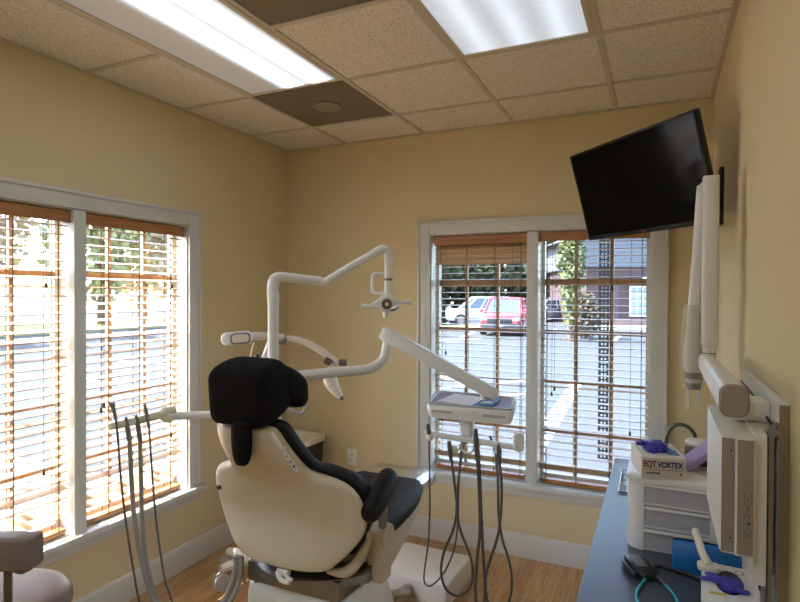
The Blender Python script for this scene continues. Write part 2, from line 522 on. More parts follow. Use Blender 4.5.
def window(n, fn, O, mull):
    u0, u1, z0, z1 = O
    cw = 0.082
    c = MB()
    mbx(c, fn, u0 - cw, u0 + 0.006, -0.02, 0, z0 - 0.0, z1 + cw, 0.004); mbx(c, fn, u1 - 0.006, u1 + cw, -0.02, 0, z0 - 0.0, z1 + cw, 0.004)
    mbx(c, fn, u0 + 0.006, u1 - 0.006, -0.02, 0, z1 - 0.006, z1 + cw, 0.004)
    mbx(c, fn, u0 - cw, u0 - cw + 0.018, -0.03, -0.019, z0, z1 + cw, 0.004); mbx(c, fn, u1 + cw - 0.018, u1 + cw, -0.03, -0.019, z0, z1 + cw, 0.004)
    mbx(c, fn, u0 - cw, u1 + cw, -0.03, -0.019, z1 + cw - 0.018, z1 + cw, 0.004)
    win = struct('window_%d' % n, c, m_trim)
    j = MB()
    mbx(j, fn, u0, u0 + 0.012, 0, T, z0, z1); mbx(j, fn, u1 - 0.012, u1, 0, T, z0, z1)
    mbx(j, fn, u0 + 0.012, u1 - 0.012, 0, T, z1 - 0.012, z1)
    struct('jamb', j, m_trim, win)
    mm = MB()
    mbx(mm, fn, mull[0], mull[1], -0.018, T, z0, z1 - 0.012, 0.004)
    struct('mullion', mm, m_trim, win)
    s = MB()
    mbx(s, fn, u0 - cw - 0.025, u1 + cw + 0.025, -0.055, 0, z0 - 0.032, z0, 0.006)
    mbx(s, fn, u0, u1, 0, T + 0.03, z0 - 0.03, z0)
    struct('sill', s, m_trim, win)
    a = MB()
    mbx(a, fn, u0 - cw, u1 + cw, -0.018, 0, z0 - 0.088, z0 - 0.032, 0.004)
    struct('apron', a, m_trim, win)
    zt = z1 - 0.012
    for (a0, a1) in ((u0 + 0.012, mull[0]), (mull[1], u1 - 0.012)):
        f = MB()
        v0, v1 = 0.095, 0.13
        mbx(f, fn, a0, a0 + 0.022, v0, v1, z0, zt); mbx(f, fn, a1 - 0.022, a1, v0, v1, z0, zt)
        mbx(f, fn, a0 + 0.022, a1 - 0.022, v0, v1, z0, z0 + 0.045); mbx(f, fn, a0 + 0.022, a1 - 0.022, v0, v1, zt - 0.035, zt)
        sash = struct('sash', f, m_trim, win)
        g = MB()
        H5 = (zt - z0) / 5
        for k in (1, 2):
            uu = a0 + (a1 - a0) * k / 3
            mbx(g, fn, uu - 0.0095, uu + 0.0095, v0 + 0.004, v1 - 0.004, z0 + 0.045, zt - 0.035)
        for k in range(1, 5):
            zz = z0 + H5 * k
            h = 0.02 if k == 4 else (0.013 if k == 3 else 0.009)
            mbx(g, fn, a0 + 0.022, a1 - 0.022, v0 + 0.003, v1 - 0.003, zz - h, zz + h)
        struct('muntins', g, m_sash, sash)
        p = MB()
        mbx(p, fn, a0 + 0.022, a1 - 0.022, 0.111, 0.114, z0 + 0.045, zt - 0.035)
        struct('glass_pane', p, m_glass, sash)
    return win
window(1, fL, LW, (1.791, 1.854))
window(2, fB, BW, (-0.755, -0.684))

def blind(fn, a0, a1, zb, zt, m, label, cords, closed=0, tilt=4.0, stack=True, ladders=(0.07, 0.36, 0.66, 0.93), lr=0.0016):
    """cords: (fraction along u, tassel z)"""
    o = fn((a0 + a1) / 2, 0.045, zt)
    t = thing('window_blind', label, 'blind', o, 'wooden window blinds')
    v = MB(); mbx(v, fn, a0 + 0.004, a1 - 0.004, 0.004, 0.012, zt - 0.062, zt - 0.004, 0.002)
    mbx(v, fn, a0 + 0.004, a0 + 0.014, 0.012, 0.06, zt - 0.062, zt - 0.004); mbx(v, fn, a1 - 0.014, a1 - 0.004, 0.012, 0.06, zt - 0.062, zt - 0.004)
    v.build('valance', m, t)
    h = MB(); mbx(h, fn, a0 + 0.016, a1 - 0.016, 0.02, 0.07, zt - 0.045, zt - 0.004); h.build('headrail', m, t)
    s = MB()
    pitch = 0.0425; zc = zt - 0.075; n = 0
    zlow = zb + (0.165 if stack else 0.06)
    def slat(z, ang, v0=0.045, hw=0.0245, th=0.0014):
        ca, sa = math.cos(ang), math.sin(ang)
        rings = []
        for uu in (a0 + 0.007, a1 - 0.007):
            pr = []
            for (p, q) in ((-hw, -th), (0, -th + 0.0012), (hw, -th), (hw, th), (0, th + 0.0012), (-hw, th)):
                pr.append(fn(uu, v0 + p * ca - q * sa, z + p * sa + q * ca))
            rings.append(pr)
        s.loft(rings)
    while zc > zlow:
        n += 1
        slat(zc, math.radians(48 if n <= closed else (tilt + 16 if tilt > 10 and zc < zb + 0.17 else tilt)))
        zc -= pitch * (0.80 if n <= closed else 1.0)
    if stack:
        for k in range(7):
            slat(zb + 0.092 + k * 0.0052, math.radians(1.0))
    s.build('slats', m_slatX if m is m_blindX else m_slatY, t)
    b = MB(); mbx(b, fn, a0 + 0.018, a1 - 0.018, 0.02, 0.07, zb + 0.004, zb + 0.03, 0.003); b.build('bottom_rail', m, t)
    l = MB()
    for q in ladders:
        uu = a0 + (a1 - a0) * q
        for vv in (0.019, 0.071):
            l.cyl(fn(uu, vv, zb + 0.02), fn(uu, vv, zt - 0.04), lr, n=6)
        l.cyl(fn(uu, 0.045, zb + 0.02), fn(uu, 0.045, zt - 0.04), 0.0009, n=6)
    l.build('ladder_cords', m_cord, t)
    for q, z in cords:
        uu = a0 + (a1 - a0) * q
        c = MB().cyl(fn(uu, 0.012, z), fn(uu, 0.012, zt - 0.06), 0.0012, n=6)
        c.build('pull_cord', m_cord, t)
        c = MB().lathe([(0.001, 0.026), (0.004, 0.026), (0.006, 0.02), (0.0075, 0.004), (0.006, 0.0), (0.001, 0.0)], fn(uu, 0.012, z - 0.02), n=10)
        c.build('pull_tassel', m_tassel, t)
    return t
m_cord = mat('brown blind cord', S(92, 74, 58), 0.8)
m_tassel = wood('dark tassel wood', S(84, 52, 32), S(110, 70, 42), 0.4, 'Z', 6)
blind(fL, 1.137, 1.791, 0.478, 2.056, m_blindY, 'honey wooden blind in the left wall window, left of its white mullion', [(0.82, 1.6954), (0.80, 0.8219)], tilt=14, stack=False, ladders=(0.27, 0.60, 0.917), lr=0.0026)
blind(fL, 1.854, 2.508, 0.478, 2.056, m_blindY, 'honey wooden blind in the left wall window, right of its white mullion', [(0.86, 1.7035), (0.18, 1.083), (0.155, 1.0604), (0.85, 0.8278)], tilt=14, stack=False, ladders=(0.23, 0.523, 0.854), lr=0.0026)
blind(fB, -1.388, -0.755, 0.478, 2.05, m_blindX, 'wooden blind behind the dental tray, its top slats tipped shut', [(0.85, 1.7049), (0.14, 1.2712)], closed=4, tilt=2)
blind(fB, -0.684, -0.050, 0.478, 2.05, m_blindX, 'wooden blind right of the back mullion below the television', [(0.68, 1.7035), (0.155, 1.0828), (0.13, 1.0506), (0.84, 0.852)], tilt=2)

# wall outlet on the back wall
ow = (-2.0127, 3.522, 0.4754)
t = thing('wall_outlet', 'white double wall outlet on the back wall behind the dental chair', 'outlet', ow)
MB().box(ow[0] - 0.036, ow[0] + 0.036, YB - 0.006, YB, ow[2] - 0.058, ow[2] + 0.058, 0.003).build('cover_plate', m_white, t)
for dz in (-0.02, 0.02):
    q = MB().box(ow[0] - 0.017, ow[0] + 0.017, YB - 0.008, YB - 0.0055, ow[2] + dz - 0.014, ow[2] + dz + 0.014, 0.004).build('socket', m_ivory, t)
    MB().box(ow[0] - 0.008, ow[0] - 0.005, YB - 0.0085, YB - 0.0079, ow[2] + dz - 0.004, ow[2] + dz + 0.006).box(ow[0] + 0.005, ow[0] + 0.008, YB - 0.0085, YB - 0.0079, ow[2] + dz - 0.004, ow[2] + dz + 0.006).build('slots', m_dark, q)
# ------------------------------------------------------------------ dental chair
CX = -1.2
ch = thing('dental_chair', 'dental chair with cream shell back, black cushions and black draped headrest', 'dental chair', (CX, 1.95, 0))
prof = [(1.604, 0.708, 0.186), (1.603, 0.722, 0.204), (1.614, 0.76, 0.246), (1.630, 0.80, 0.284), (1.638, 0.85, 0.316), (1.632, 0.90, 0.326), (1.618, 0.94, 0.325), (1.600, 0.985, 0.308), (1.585, 1.015, 0.284),
        (1.570, 1.034, 0.250), (1.556, 1.046, 0.210), (1.540, 1.055, 0.178), (1.522, 1.068, 0.164), (1.488, 1.105, 0.152), (1.445, 1.16, 0.138), (1.416, 1.21, 0.124), (1.398, 1.24, 0.112)]
def backring(i, f0, f1, bulge, hwadd, crown=0.0, n=15, wrap=0.0):
    y, z, hw = prof[i]
    a, b = prof[max(i - 1, 0)], prof[min(i + 1, len(prof) - 1)]
    t = Vector((0, -0.22, 0.97)).normalized()
    nf = Vector((0, t.z, -t.y))
    hw = hw + hwadd
    pts = []
    us = [-1 + 2 * k / (n - 1) for k in range(n)]
    for u in us:
        off = f0 - bulge * (1 - abs(u) ** 3)
        pts.append((CX + u * hw, y + nf.y * off, z + nf.z * off))
    for u in us[::-1]:
        off = f1 + crown * (1 - abs(u) ** 3)
        pts.append((CX + u * hw * 0.985, y + nf.y * off, z + nf.z * off))
    return pts
mb = MB().loft([backring(i, 0.0, 0.028, 0.045 if 1 < i < 15 else 0.035, 0.0) for i in range(len(prof))])
mb.build('backrest_shell', m_shell, ch, angle=50, sub=1)
mb = MB().loft([backring(i, 0.029, 0.105 if i < 9 else (0.09 if i < 12 else 0.072), 0.0, 0.004 if i < 10 else 0.016, 0.01) for i in range(1, len(prof))])
mb.build('backrest_cushion', m_black, ch, angle=60, sub=1)
# pale trim strip with vents on the right edge of the neck of the shell
st = MB()
st.tube([(-1.0921, 1.405, 1.223), (-1.0725, 1.44, 1.1605), (-1.0546, 1.49, 1.0824)], 0.007, n=8)
sp = st.build('side_trim', m_white, ch)
vb = MB()
for a in (0.45, 0.6, 0.75, 0.88):
    p = Vector((-1.0867, 1.398, 1.2252)).lerp(Vector((-1.0496, 1.483, 1.085)), a)
    vb.ball(p, 0.0026, 0.004, 0.005, n=8)
vb.build('vent_slots', m_dark, sp)
for p in ((-1.0238, 1.615, 0.9452), (-1.4816, 1.615, 0.9321)):
    MB().cyl((p[0], p[1] - 0.02, p[2]), (p[0], p[1] + 0.02, p[2]), 0.008, n=14).build('screw_cap', m_brownmetal, ch)
# headrest: pad with a black cloth hood and hanging strap
hd = MB()
Mh = frame((-1.186, 1.375, 1.338), (1, 0.05, -0.02), (0, -0.12, 1))
def hring(y, w, h, r, cx=0.0, cz=0.0):
    return [Mh @ Vector((px + cx, y, pz + cz)) for px, pz in rrect(w, h, r, 6)]
hd.loft([hring(-0.045, 0.155, 0.13, 0.03, -0.006, -0.012), hring(-0.036, 0.19, 0.165, 0.03, -0.003, -0.009), hring(-0.012, 0.208, 0.186, 0.032, 0.0, -0.004), hring(0.05, 0.214, 0.20, 0.04, 0.0, 0.0),
         hring(0.10, 0.21, 0.195, 0.05, 0.002, 0.002), hring(0.125, 0.205, 0.17, 0.055, 0.004, 0.0), hring(0.14, 0.15, 0.11, 0.045, 0.004, 0.0)])
hr = hd.build('headrest', m_cloth, ch, angle=60, sub=1)
hp = MB()
hp.loft([hring(0.06, 0.20, 0.14, 0.05, 0.0, 0.032), hring(0.11, 0.216, 0.146, 0.05, 0.004, 0.010), hring(0.165, 0.22, 0.142, 0.05, 0.008, -0.016), hring(0.215, 0.216, 0.126, 0.045, 0.010, -0.042), hring(0.236, 0.175, 0.08, 0.03, 0.010, -0.054)])
hp.build('headrest_pillow', m_cloth, hr, angle=60, sub=1)
# folds of the cloth hood
fo = MB()
fo.tube([(-1.2417, 1.362, 1.3838), (-1.1976, 1.385, 1.4089), (-1.155, 1.41, 1.4148), (-1.1316, 1.44, 1.3775), (-1.1115, 1.455, 1.3255), (-1.0881, 1.45, 1.2772)], [0.008, 0.014, 0.016, 0.014, 0.012, 0.006], n=8)
fo.tube([(-1.2592, 1.35, 1.3559), (-1.2395, 1.342, 1.3149), (-1.2314, 1.342, 1.2594)], [0.006, 0.012, 0.006], n=8)
fo.build('cloth_fold', m_cloth, hr, angle=60)
sb = MB()
prs = []
for k, (px, py, hw, yy) in enumerate([(244, 420, 0.044, 1.325), (243, 435, 0.044, 1.348), (243, 450, 0.043, 1.378), (243, 460, 0.036, 1.398), (243, 466, 0.02, 1.408)]):
    prs.append((px, py, hw, yy))
C_ = [(-1.1404, 1.328, 1.2712), (-1.1593, 1.35, 1.2157), (-1.1781, 1.372, 1.1648), (-1.1935, 1.39, 1.1267), (-1.2037, 1.402, 1.103)]
HWs = [0.044, 0.044, 0.043, 0.035, 0.02]
sb.loft([[(c[0] + a * h, c[1] + b, c[2]) for a, b in ((-1, 0.0), (-0.8, -0.012), (0, -0.018), (0.8, -0.012), (1, 0.0), (0.8, 0.008), (-0.8, 0.008))] for c, h in zip(C_, HWs)])
sb.build('cover_strap', m_cloth, hr, angle=60, sub=1)

# seat, leg rest, toe bar
def seatring(y, zt, hw, th, r=0.045):
    return [(CX + px, y, zt - th / 2 + pz) for px, pz in rrect(2 * hw, th, min(r, th / 2 - 0.002), 5)]
s = MB().loft([seatring(1.70, 0.80, 0.22, 0.07), seatring(1.74, 0.815, 0.255, 0.10), seatring(1.95, 0.80, 0.265, 0.11), seatring(2.2, 0.785, 0.255, 0.095), seatring(2.34, 0.776, 0.225, 0.085),
               seatring(2.42, 0.771, 0.195, 0.08), seatring(2.46, 0.768, 0.178, 0.076), seatring(2.475, 0.766, 0.170, 0.072)])
s.build('seat_cushion', m_seat, ch, angle=60, sub=1)
s = MB().loft([seatring(2.462, 0.768, 0.173, 0.078, 0.03), seatring(2.475, 0.768, 0.176, 0.084, 0.035), seatring(2.655, 0.758, 0.172, 0.082, 0.035), seatring(2.675, 0.748, 0.16, 0.06, 0.02)])
s.build('toe_bar', m_chrome, ch, angle=50)
def beamring(y, z0, z1, hw):
    return [(CX + px, y, (z0 + z1) / 2 + pz) for px, pz in rrect(2 * hw, z1 - z0, 0.02, 3)]
s = MB().loft([beamring(1.80, 0.44, 0.70, 0.21), beamring(1.95, 0.49, 0.695, 0.215), beamring(2.2, 0.565, 0.695, 0.205), beamring(2.40, 0.625, 0.698, 0.185), beamring(2.50, 0.652, 0.694, 0.16), beamring(2.58, 0.662, 0.686, 0.14)])
s.build('seat_support', m_shell, ch, angle=35)
pd = MB()
def pedring(z, hw, y0, y1, r=0.05):
    return [(CX + px, (y0 + y1) / 2 + py, z) for px, py in rrect(2 * hw, y1 - y0, r, 4)]
pd.loft([pedring(0.06, 0.225, 1.66, 2.20), pedring(0.30, 0.222, 1.66, 2.14), pedring(0.52, 0.218, 1.655, 2.04), pedring(0.565, 0.214, 1.66, 2.02), pedring(0.575, 0.205, 1.67, 2.0)])
pd.build('pedestal', m_white, ch, angle=40)
pl = MB().prism([(px + CX, py + 2.0) for px, py in rrect(0.62, 1.30, 0.12, 6)], 0.025, 0.008)
pl.box(CX - 0.16, CX + 0.16, 1.75, 2.6, 0.025, 0.06, 0.012)
pl.build('base_plate', m_shell, ch)
br = MB()
br.loft([[(CX + a * 0.262, 1.60 + 0.15 * abs(a) ** 2 + dy, z) for a in [-1 + k / 6 for k in range(13)]] + [(CX + a * 0.255, 1.68 + 0.15 * abs(a) ** 2 + dy, z) for a in [1 - k / 6 for k in range(13)]] for z, dy in ((0.615, 0.02), (0.625, 0.0), (0.653, 0.0), (0.663, 0.02))])
br.box(CX - 0.20, CX + 0.20, 1.66, 1.86, 0.575, 0.65, 0.01)
br.build('back_bracket', m_alu, ch, angle=40)
lv = MB().box(CX - 0.005, CX + 0.045, 1.578, 1.60, 0.672, 0.70, 0.008)
lv.tube([(CX + 0.0, 1.582, 0.685), (CX + 0.025, 1.568, 0.668), (CX + 0.06, 1.57, 0.666)], 0.009, n=8)
lv.tube([(CX + 0.035, 1.582, 0.685), (CX + 0.055, 1.568, 0.68), (CX + 0.07, 1.57, 0.675)], 0.007, n=8)
lv.build('release_lever', m_white, ch)
# hinge knuckles and armrests, right one in view
for sx in (1, -1):
    k = MB()
    k.cyl((CX + sx * 0.235, 1.84, 0.765), (CX + sx * 0.305, 1.84, 0.765), 0.045, n=22)
    k.box(min(CX + sx * 0.235, CX + sx * 0.30), max(CX + sx * 0.235, CX + sx * 0.30), 1.80, 1.88, 0.60, 0.765, 0.012)
    kn = k.build('hinge', m_shell, ch)
    b = MB()
    b.tube([(CX + sx * 0.17, 1.63, 0.70), (CX + sx * 0.222, 1.675, 0.690), (CX + sx * 0.242, 1.745, 0.72), (CX + sx * 0.248, 1.80, 0.785)], [0.006, 0.022, 0.024, 0.02], n=12, flat=0.7)
    b.build('back_hinge_arm', m_shell, ch)
    a = MB()
    ax_ = 0.330 if sx > 0 else 0.272
    A0 = Vector((CX + sx * ax_, 1.66 if sx > 0 else 1.74, 0.935)); A1 = Vector((CX + sx * (ax_ - 0.012), 1.80 if sx > 0 else 1.88, 0.985))
    d = (A1 - A0)
    a.tube([A0 - d * 0.30, A0 - d * 0.24, A0, A0 + d * 0.3, A0 + d * 0.7, A1, A1 + d * 0.16, A1 + d * 0.24], [0.012, 0.034, 0.044, 0.048, 0.048, 0.045, 0.036, 0.012], n=16, flat=0.85)
    ar = a.build('armrest', m_black, ch, angle=60)
    q = MB().tube([(CX + sx * 0.285, 1.83, 0.79), (CX + sx * 0.295, 1.81, 0.84), (CX + sx * 0.315, 1.78, 0.92)], 0.016, n=10)
    q.build('armrest_post', m_alu, ar)
# supply hoses from the bracket down to the floor, left of the pedestal
for pts, r in (([(-1.4311, 1.6397, 0.6681), (-1.4341, 1.6377, 0.6156), (-1.4505, 1.6293, 0.5479), (-1.4806, 1.6146, 0.4802), (-1.5741, 1.6245, 0.3214)], 0.013), ([(-1.404, 1.6304, 0.6776), (-1.4035, 1.6299, 0.6181), (-1.4165, 1.6232, 0.5585), (-1.4463, 1.6086, 0.4914), (-1.5353, 1.6206, 0.3338)], 0.010)):
    MB().tube(pts, r, n=10).build('supply_hose', m_grey, ch)
rb = MB()
c0, c1 = Vector((-1.3557, 1.6741, 0.6159)), Vector((-1.4032, 1.7038, 0.3222))
rr, pp = [], []
for k in range(49):
    pp.append(c0.lerp(c1, k / 48)); rr.append(0.0135 if k % 2 else 0.0165)
rb.tube(pp, rr, n=12, smooth=False).build('corrugated_hose', m_grey, ch, angle=60)

# ------------------------------------------------------------------ delivery unit: post, rigid arm, flexing arm, tray head
PX, PY = -1.567, 2.030
du = thing('dental_delivery_unit', 'white dental delivery unit: post, bent arm and instrument tray with dangling hoses', 'dental unit', (PX, PY, 0))
p = MB()
p.lathe([(0.001, 0.0), (0.16, 0.0), (0.16, 0.02), (0.05, 0.05), (0.032, 0.08), (0.032, 1.20), (0.024, 1.205), (0.024, 1.62), (0.001, 1.62)], (PX, PY, 0), n=28)
p.build('post', m_white, du, angle=35)
p = MB().lathe([(0.001, 1.235), (0.035, 1.235), (0.038, 1.245), (0.038, 1.325), (0.034, 1.335), (0.001, 1.335)], (PX, PY, 0), n=28)
p.build('collar', m_white, du, angle=35)
a = MB()
q0 = Vector((-1.5522, 2.0316, 1.2774)); q1 = Vector((-1.3016, 2.4126, 1.2851))
a.tube([q0, q0.lerp(q1, 0.35), q0.lerp(q1, 0.7), q1, (-1.2689, 2.4665, 1.303), (-1.2444, 2.4949, 1.3412), (-1.2358, 2.5106, 1.4002), (-1.2339, 2.512, 1.4453)], 0.0245, n=20, sub=8)
a.build('rigid_arm', m_white, du, angle=60)
a = MB()
e0, e1 = Vector((-1.2499, 2.5047, 1.4602)), Vector((-0.7265, 2.6561, 1.1713))
Mf = frame(e0, e1 - e0, (0, 0, 1))
L = (e1 - e0).length
rings = []
for t_, w_, h_ in ((-0.012, 0.05, 0.055), (-0.006, 0.056, 0.066), (0.03, 0.058, 0.068), (L * 0.5, 0.056, 0.064), (L - 0.03, 0.054, 0.06), (L + 0.008, 0.05, 0.055), (L + 0.013, 0.044, 0.05)):
    rings.append([Mf @ Vector((t_, y, z)) for y, z in rrect(w_, h_, 0.009, 3)])
a.loft(rings)
a.build('flex_arm', m_white, du, angle=40)
a = MB()
a.cyl(Vector((-1.2336, 2.5118, 1.4153)), Vector((-1.2319, 2.5134, 1.4854)), 0.028, n=20)
a.build('arm_joint', m_white, du)
# tray head in its own frame: long axis to the right and slightly towards the viewer
ZT = 1.113
TL = Vector((-1.0396, 2.5432, 1.1154)); TL.z = ZT
a_ = math.radians(16)
LX = (0.9075 * math.cos(a_) + 0.4209 * math.sin(a_), 0.4209 * math.cos(a_) - 0.9075 * math.sin(a_), -0.028)
Mt = frame(TL, LX, (0.036, -0.078, 1))    # local x along the front edge, local y away from the viewer
LW_, DP = 0.425, 0.25
hd = MB()
def rr3(z, ins, r=0.03):
    return [Mt @ Vector((LW_ / 2 + x, DP / 2 + y, z)) for x, y in rrect(LW_ - 2 * ins, DP - 2 * ins, r, 5)]
hd.loft([rr3(-0.072, 0.03), rr3(-0.066, 0.012), rr3(-0.035, 0.002), rr3(-0.008, 0.0), rr3(0.0, 0.004), rr3(0.0, 0.012)])
th = hd.build('tray_head', m_white, du, angle=40)
pn = MB()
pn.box(0.03, 0.13, -0.003, 0.004, -0.034, -0.022, M=Mt)
pn.build('name_strip', m_strip, th)
MB().box(0.28, 0.39, -0.003, 0.004, -0.034, -0.022, M=Mt).build('name_strip', m_strip, th)
tr = MB().loft([rr3(0.0, 0.012), rr3(0.012, 0.006), rr3(0.012, 0.014), rr3(0.004, 0.02)])
tr.build('tray_rim', m_strip, th)
tm = MB().loft([rr3(0.0035, 0.021), rr3(0.006, 0.021)])
tm.build('tray_mat', m_tray, th)
ax = MB()
ax.cyl(Mt @ Vector((0.27, 0.13, 0.006)), Mt @ Vector((0.27, 0.13, 0.055)), 0.02, n=16)
pz = Vector((-0.7631, 2.6613, 1.1824))
ax.tube([Mt @ Vector((0.27, 0.13, 0.04)), pz], 0.022, n=14, smooth=False)
ax.build('head_joint', m_white, du)
ax = MB()
ax.loft([[Mt @ Vector((0.19 + x, 0.11 + y, z)) for x, y in rrect(w_, 0.07, 0.015, 3)] for z, w_ in ((-0.068, 0.075), (-0.12, 0.07), (-0.17, 0.062), (-0.185, 0.05))])
ax.build('neck', m_white, du, angle=40)
hb = MB()
h0, h1 = Vector((-1.0293, 2.5134, 0.9802)), Vector((-0.5827, 2.5878, 0.942))
Mb = frame(h0, h1 - h0, (0, 0, 1)); HL = (h1 - h0).length
hb.loft([[Mb @ Vector((t_, y, z)) for y, z in rrect(0.03, 0.026, 0.008, 3)] for t_ in (0.0, HL)])
hb.build('holder_bar', m_white, du, angle=40)
hb = MB()
hb.prism([(x, z) for x, z in rrect(0.045, 0.085, 0.014, 4)], 0.03, 0.004, M=frame(Vector((-0.5892, 2.5742, 0.9771)), (0.9075, 0.4209, 0), (0.42, -0.9, 0)))
hb.build('end_bracket', m_white, du)
for q in ((-0.9997, 2.5049, 0.966), (-0.8809, 2.5154, 0.9195), (-0.7789, 2.552, 0.9464), (-0.6832, 2.5741, 0.9239)):
    v = Vector(q)
    MB().lathe([(0.010, -0.016), (0.016, -0.014), (0.018, 0.0), (0.016, 0.012), (0.010, 0.014)], v, n=16).build('handpiece_holder', m_ivory, du)
RG = Mb.to_3x3()
for t_ in (0.33, 0.47):
    o = Mb @ Vector((HL * t_, -0.02, -0.03))
    MB().tube([o + RG @ Vector((0.030 * math.cos(a), 0, 0.030 * math.sin(a))) for a in [math.radians(k) for k in range(-200, 21, 22)]], 0.005, n=8).build('hose_hook', m_ivory, du, angle=60)
def hose(name, pts, r, m, par, **kw):
    return MB().tube(pts, r, n=8, sub=5, **kw).build(name, m, par, angle=70)
hp_ = [([(-0.8993, 2.4962, 0.9601), (-0.8947, 2.4979, 0.9174), (-0.89, 2.4995, 0.8701)], 0.011), ([(-0.783, 2.5399, 1.0198), (-0.7804, 2.5405, 0.9679), (-0.7731, 2.5427, 0.8641)], 0.012), ([(-0.6788, 2.5655, 0.9595), (-0.6763, 2.5662, 0.9174), (-0.6737, 2.5667, 0.8612)], 0.012), ([(-1.0089, 2.5013, 1.0287), (-1.0064, 2.502, 0.9901), (-1.0039, 2.5027, 0.9515)], 0.010)]
for pts, r in hp_:
    MB().tube(pts, [r * 0.8, r * 1.1, r * 0.75], n=12).build('handpiece', m_hose, du, angle=60)
hose('hose', [(-0.8902, 2.4997, 0.8938), (-0.8763, 2.5048, 0.7754), (-0.8657, 2.5193, 0.6533), (-0.8586, 2.5217, 0.5724), (-0.8429, 2.5282, 0.5107), (-0.8076, 2.5435, 0.4157), (-0.794, 2.5489, 0.3302), (-0.8106, 2.5403, 0.254), (-0.8621, 2.516, 0.2205), (-0.9133, 2.5036, 0.2483), (-0.9356, 2.4942, 0.3294), (-0.9234, 2.5009, 0.4249), (-0.8895, 2.5177, 0.5158), (-0.876, 2.5358, 0.5835), (-0.8724, 2.5385, 0.6697), (-0.8712, 2.5624, 0.7831), (-0.8676, 2.5874, 0.8983), (-0.871, 2.6196, 0.9589)], 0.0066, m_hose, du)
hose('hose', [(-0.7733, 2.5428, 0.883), (-0.7656, 2.5447, 0.732), (-0.7597, 2.5452, 0.5432), (-0.7714, 2.5381, 0.4016), (-0.7768, 2.5342, 0.2835), (-0.7694, 2.5362, 0.1561), (-0.7588, 2.5513, 0.0842), (-0.7472, 2.5684, 0.145), (-0.7417, 2.5724, 0.2734), (-0.7518, 2.5697, 0.4398), (-0.7648, 2.5768, 0.6261), (-0.7816, 2.6042, 0.8077), (-0.7978, 2.6309, 0.9057), (-0.8221, 2.6425, 0.969)], 0.0076, m_hose, du)
hose('hose', [(-0.6738, 2.5669, 0.8799), (-0.6644, 2.5699, 0.7628), (-0.6655, 2.568, 0.6457), (-0.6773, 2.5612, 0.5286), (-0.7103, 2.5445, 0.4113), (-0.7287, 2.5349, 0.3175), (-0.7171, 2.539, 0.2098), (-0.6853, 2.5641, 0.1434), (-0.6411, 2.596, 0.1803), (-0.6206, 2.6068, 0.2843), (-0.6322, 2.6026, 0.3928), (-0.6677, 2.5984, 0.5016), (-0.6864, 2.6022, 0.6208), (-0.6948, 2.6217, 0.7424), (-0.7152, 2.6579, 0.8747), (-0.7534, 2.6852, 0.957)], 0.0066, m_hose, du)
hose('hose', [(-1.004, 2.5028, 0.9611), (-1.0005, 2.5026, 0.8067), (-0.9976, 2.5018, 0.6136), (-1.0041, 2.4968, 0.4446), (-1.0184, 2.4887, 0.3238), (-1.0179, 2.4883, 0.2659), (-0.9974, 2.5086, 0.2415), (-0.9573, 2.5386, 0.2754), (-0.9215, 2.567, 0.3438), (-0.899, 2.5895, 0.4273), (-0.8899, 2.6061, 0.5458), (-0.8903, 2.6192, 0.7392), (-0.8736, 2.6286, 0.8873), (-0.8608, 2.6354, 0.9564)], 0.0044, m_hose, du)
# papers lying on the tray
for nm, lab, m_, pts, z in (('paper_sheet', 'white folded paper sheet on the dental tray', m_paper, [(0.045, 0.055), (0.215, 0.026), (0.285, 0.19), (0.105, 0.22)], 0.0065),
                            ('instrument_packet', 'blue and white printed packet on the right of the dental tray', m_bluepaper, [(0.235, 0.028), (0.325, 0.03), (0.35, 0.16), (0.27, 0.165)], 0.0085)):
    o = MB().prism(pts, 0.0015 if nm == 'paper_sheet' else 0.006, M=Mt @ Matrix.Translation((0, 0, z))).build(nm, m_)
    tag(o, lab, 'paper' if nm == 'paper_sheet' else 'packet')
    if nm != 'paper_sheet':
        MB().prism([(0.262, 0.06), (0.312, 0.06), (0.32, 0.10), (0.275, 0.10)], 0.0012, M=Mt @ Matrix.Translation((0, 0, z + 0.006))).build('white_print', m_paper, o)

# ------------------------------------------------------------------ operating light on top of the post
ol = thing('dental_light', 'white articulated dental operating light on top of the tall post', 'dental light', (PX, PY, 1.62))
a = MB()
a.tube([(-1.5694, 2.0278, 1.6438), (-1.5694, 2.0283, 1.6841), (-1.5671, 2.0353, 1.7155), (-1.553, 2.053, 1.7294), (-1.5254, 2.0823, 1.7277), (-1.4936, 2.1301, 1.7229), (-1.4338, 2.2129, 1.7145)], [0.0245, 0.0245, 0.024, 0.023, 0.022, 0.021, 0.019], n=18)
a.lathe([(0.001, 1.621), (0.0262, 1.621), (0.0262, 1.655), (0.0235, 1.66), (0.001, 1.66)], (PX, PY, 0), n=24)
a.build('lower_arm', m_white, ol, angle=60)
a = MB()
a.tube([(-1.4422, 2.2089, 1.7121), (-1.4168, 2.2207, 1.7076)], 0.02, n=16, smooth=False)
a.ball((-1.4168, 2.2207, 1.7099), 0.021)
a.build('elbow', m_ivory, ol, angle=60)
a = MB()
a.tube([(-1.4168, 2.2207, 1.7099), (-1.3317, 2.3052, 1.7824), (-1.2476, 2.3891, 1.8498)], [0.017, 0.019, 0.019], n=16)
a.build('flex_arm', m_white, ol, angle=60)
a = MB()
a.tube([(-1.2563, 2.385, 1.845), (-1.2348, 2.4062, 1.8627), (-1.213, 2.4219, 1.8705), (-1.1976, 2.4344, 1.854), (-1.1937, 2.4357, 1.8104), (-1.1935, 2.4355, 1.7911)], [0.02, 0.022, 0.0225, 0.0225, 0.021, 0.019], n=18)
a.build('shoulder', m_white, ol, angle=60)
a = MB()
a.cyl((-1.1936, 2.4356, 1.8007), (-1.1934, 2.4348, 1.7281), 0.019, n=20)
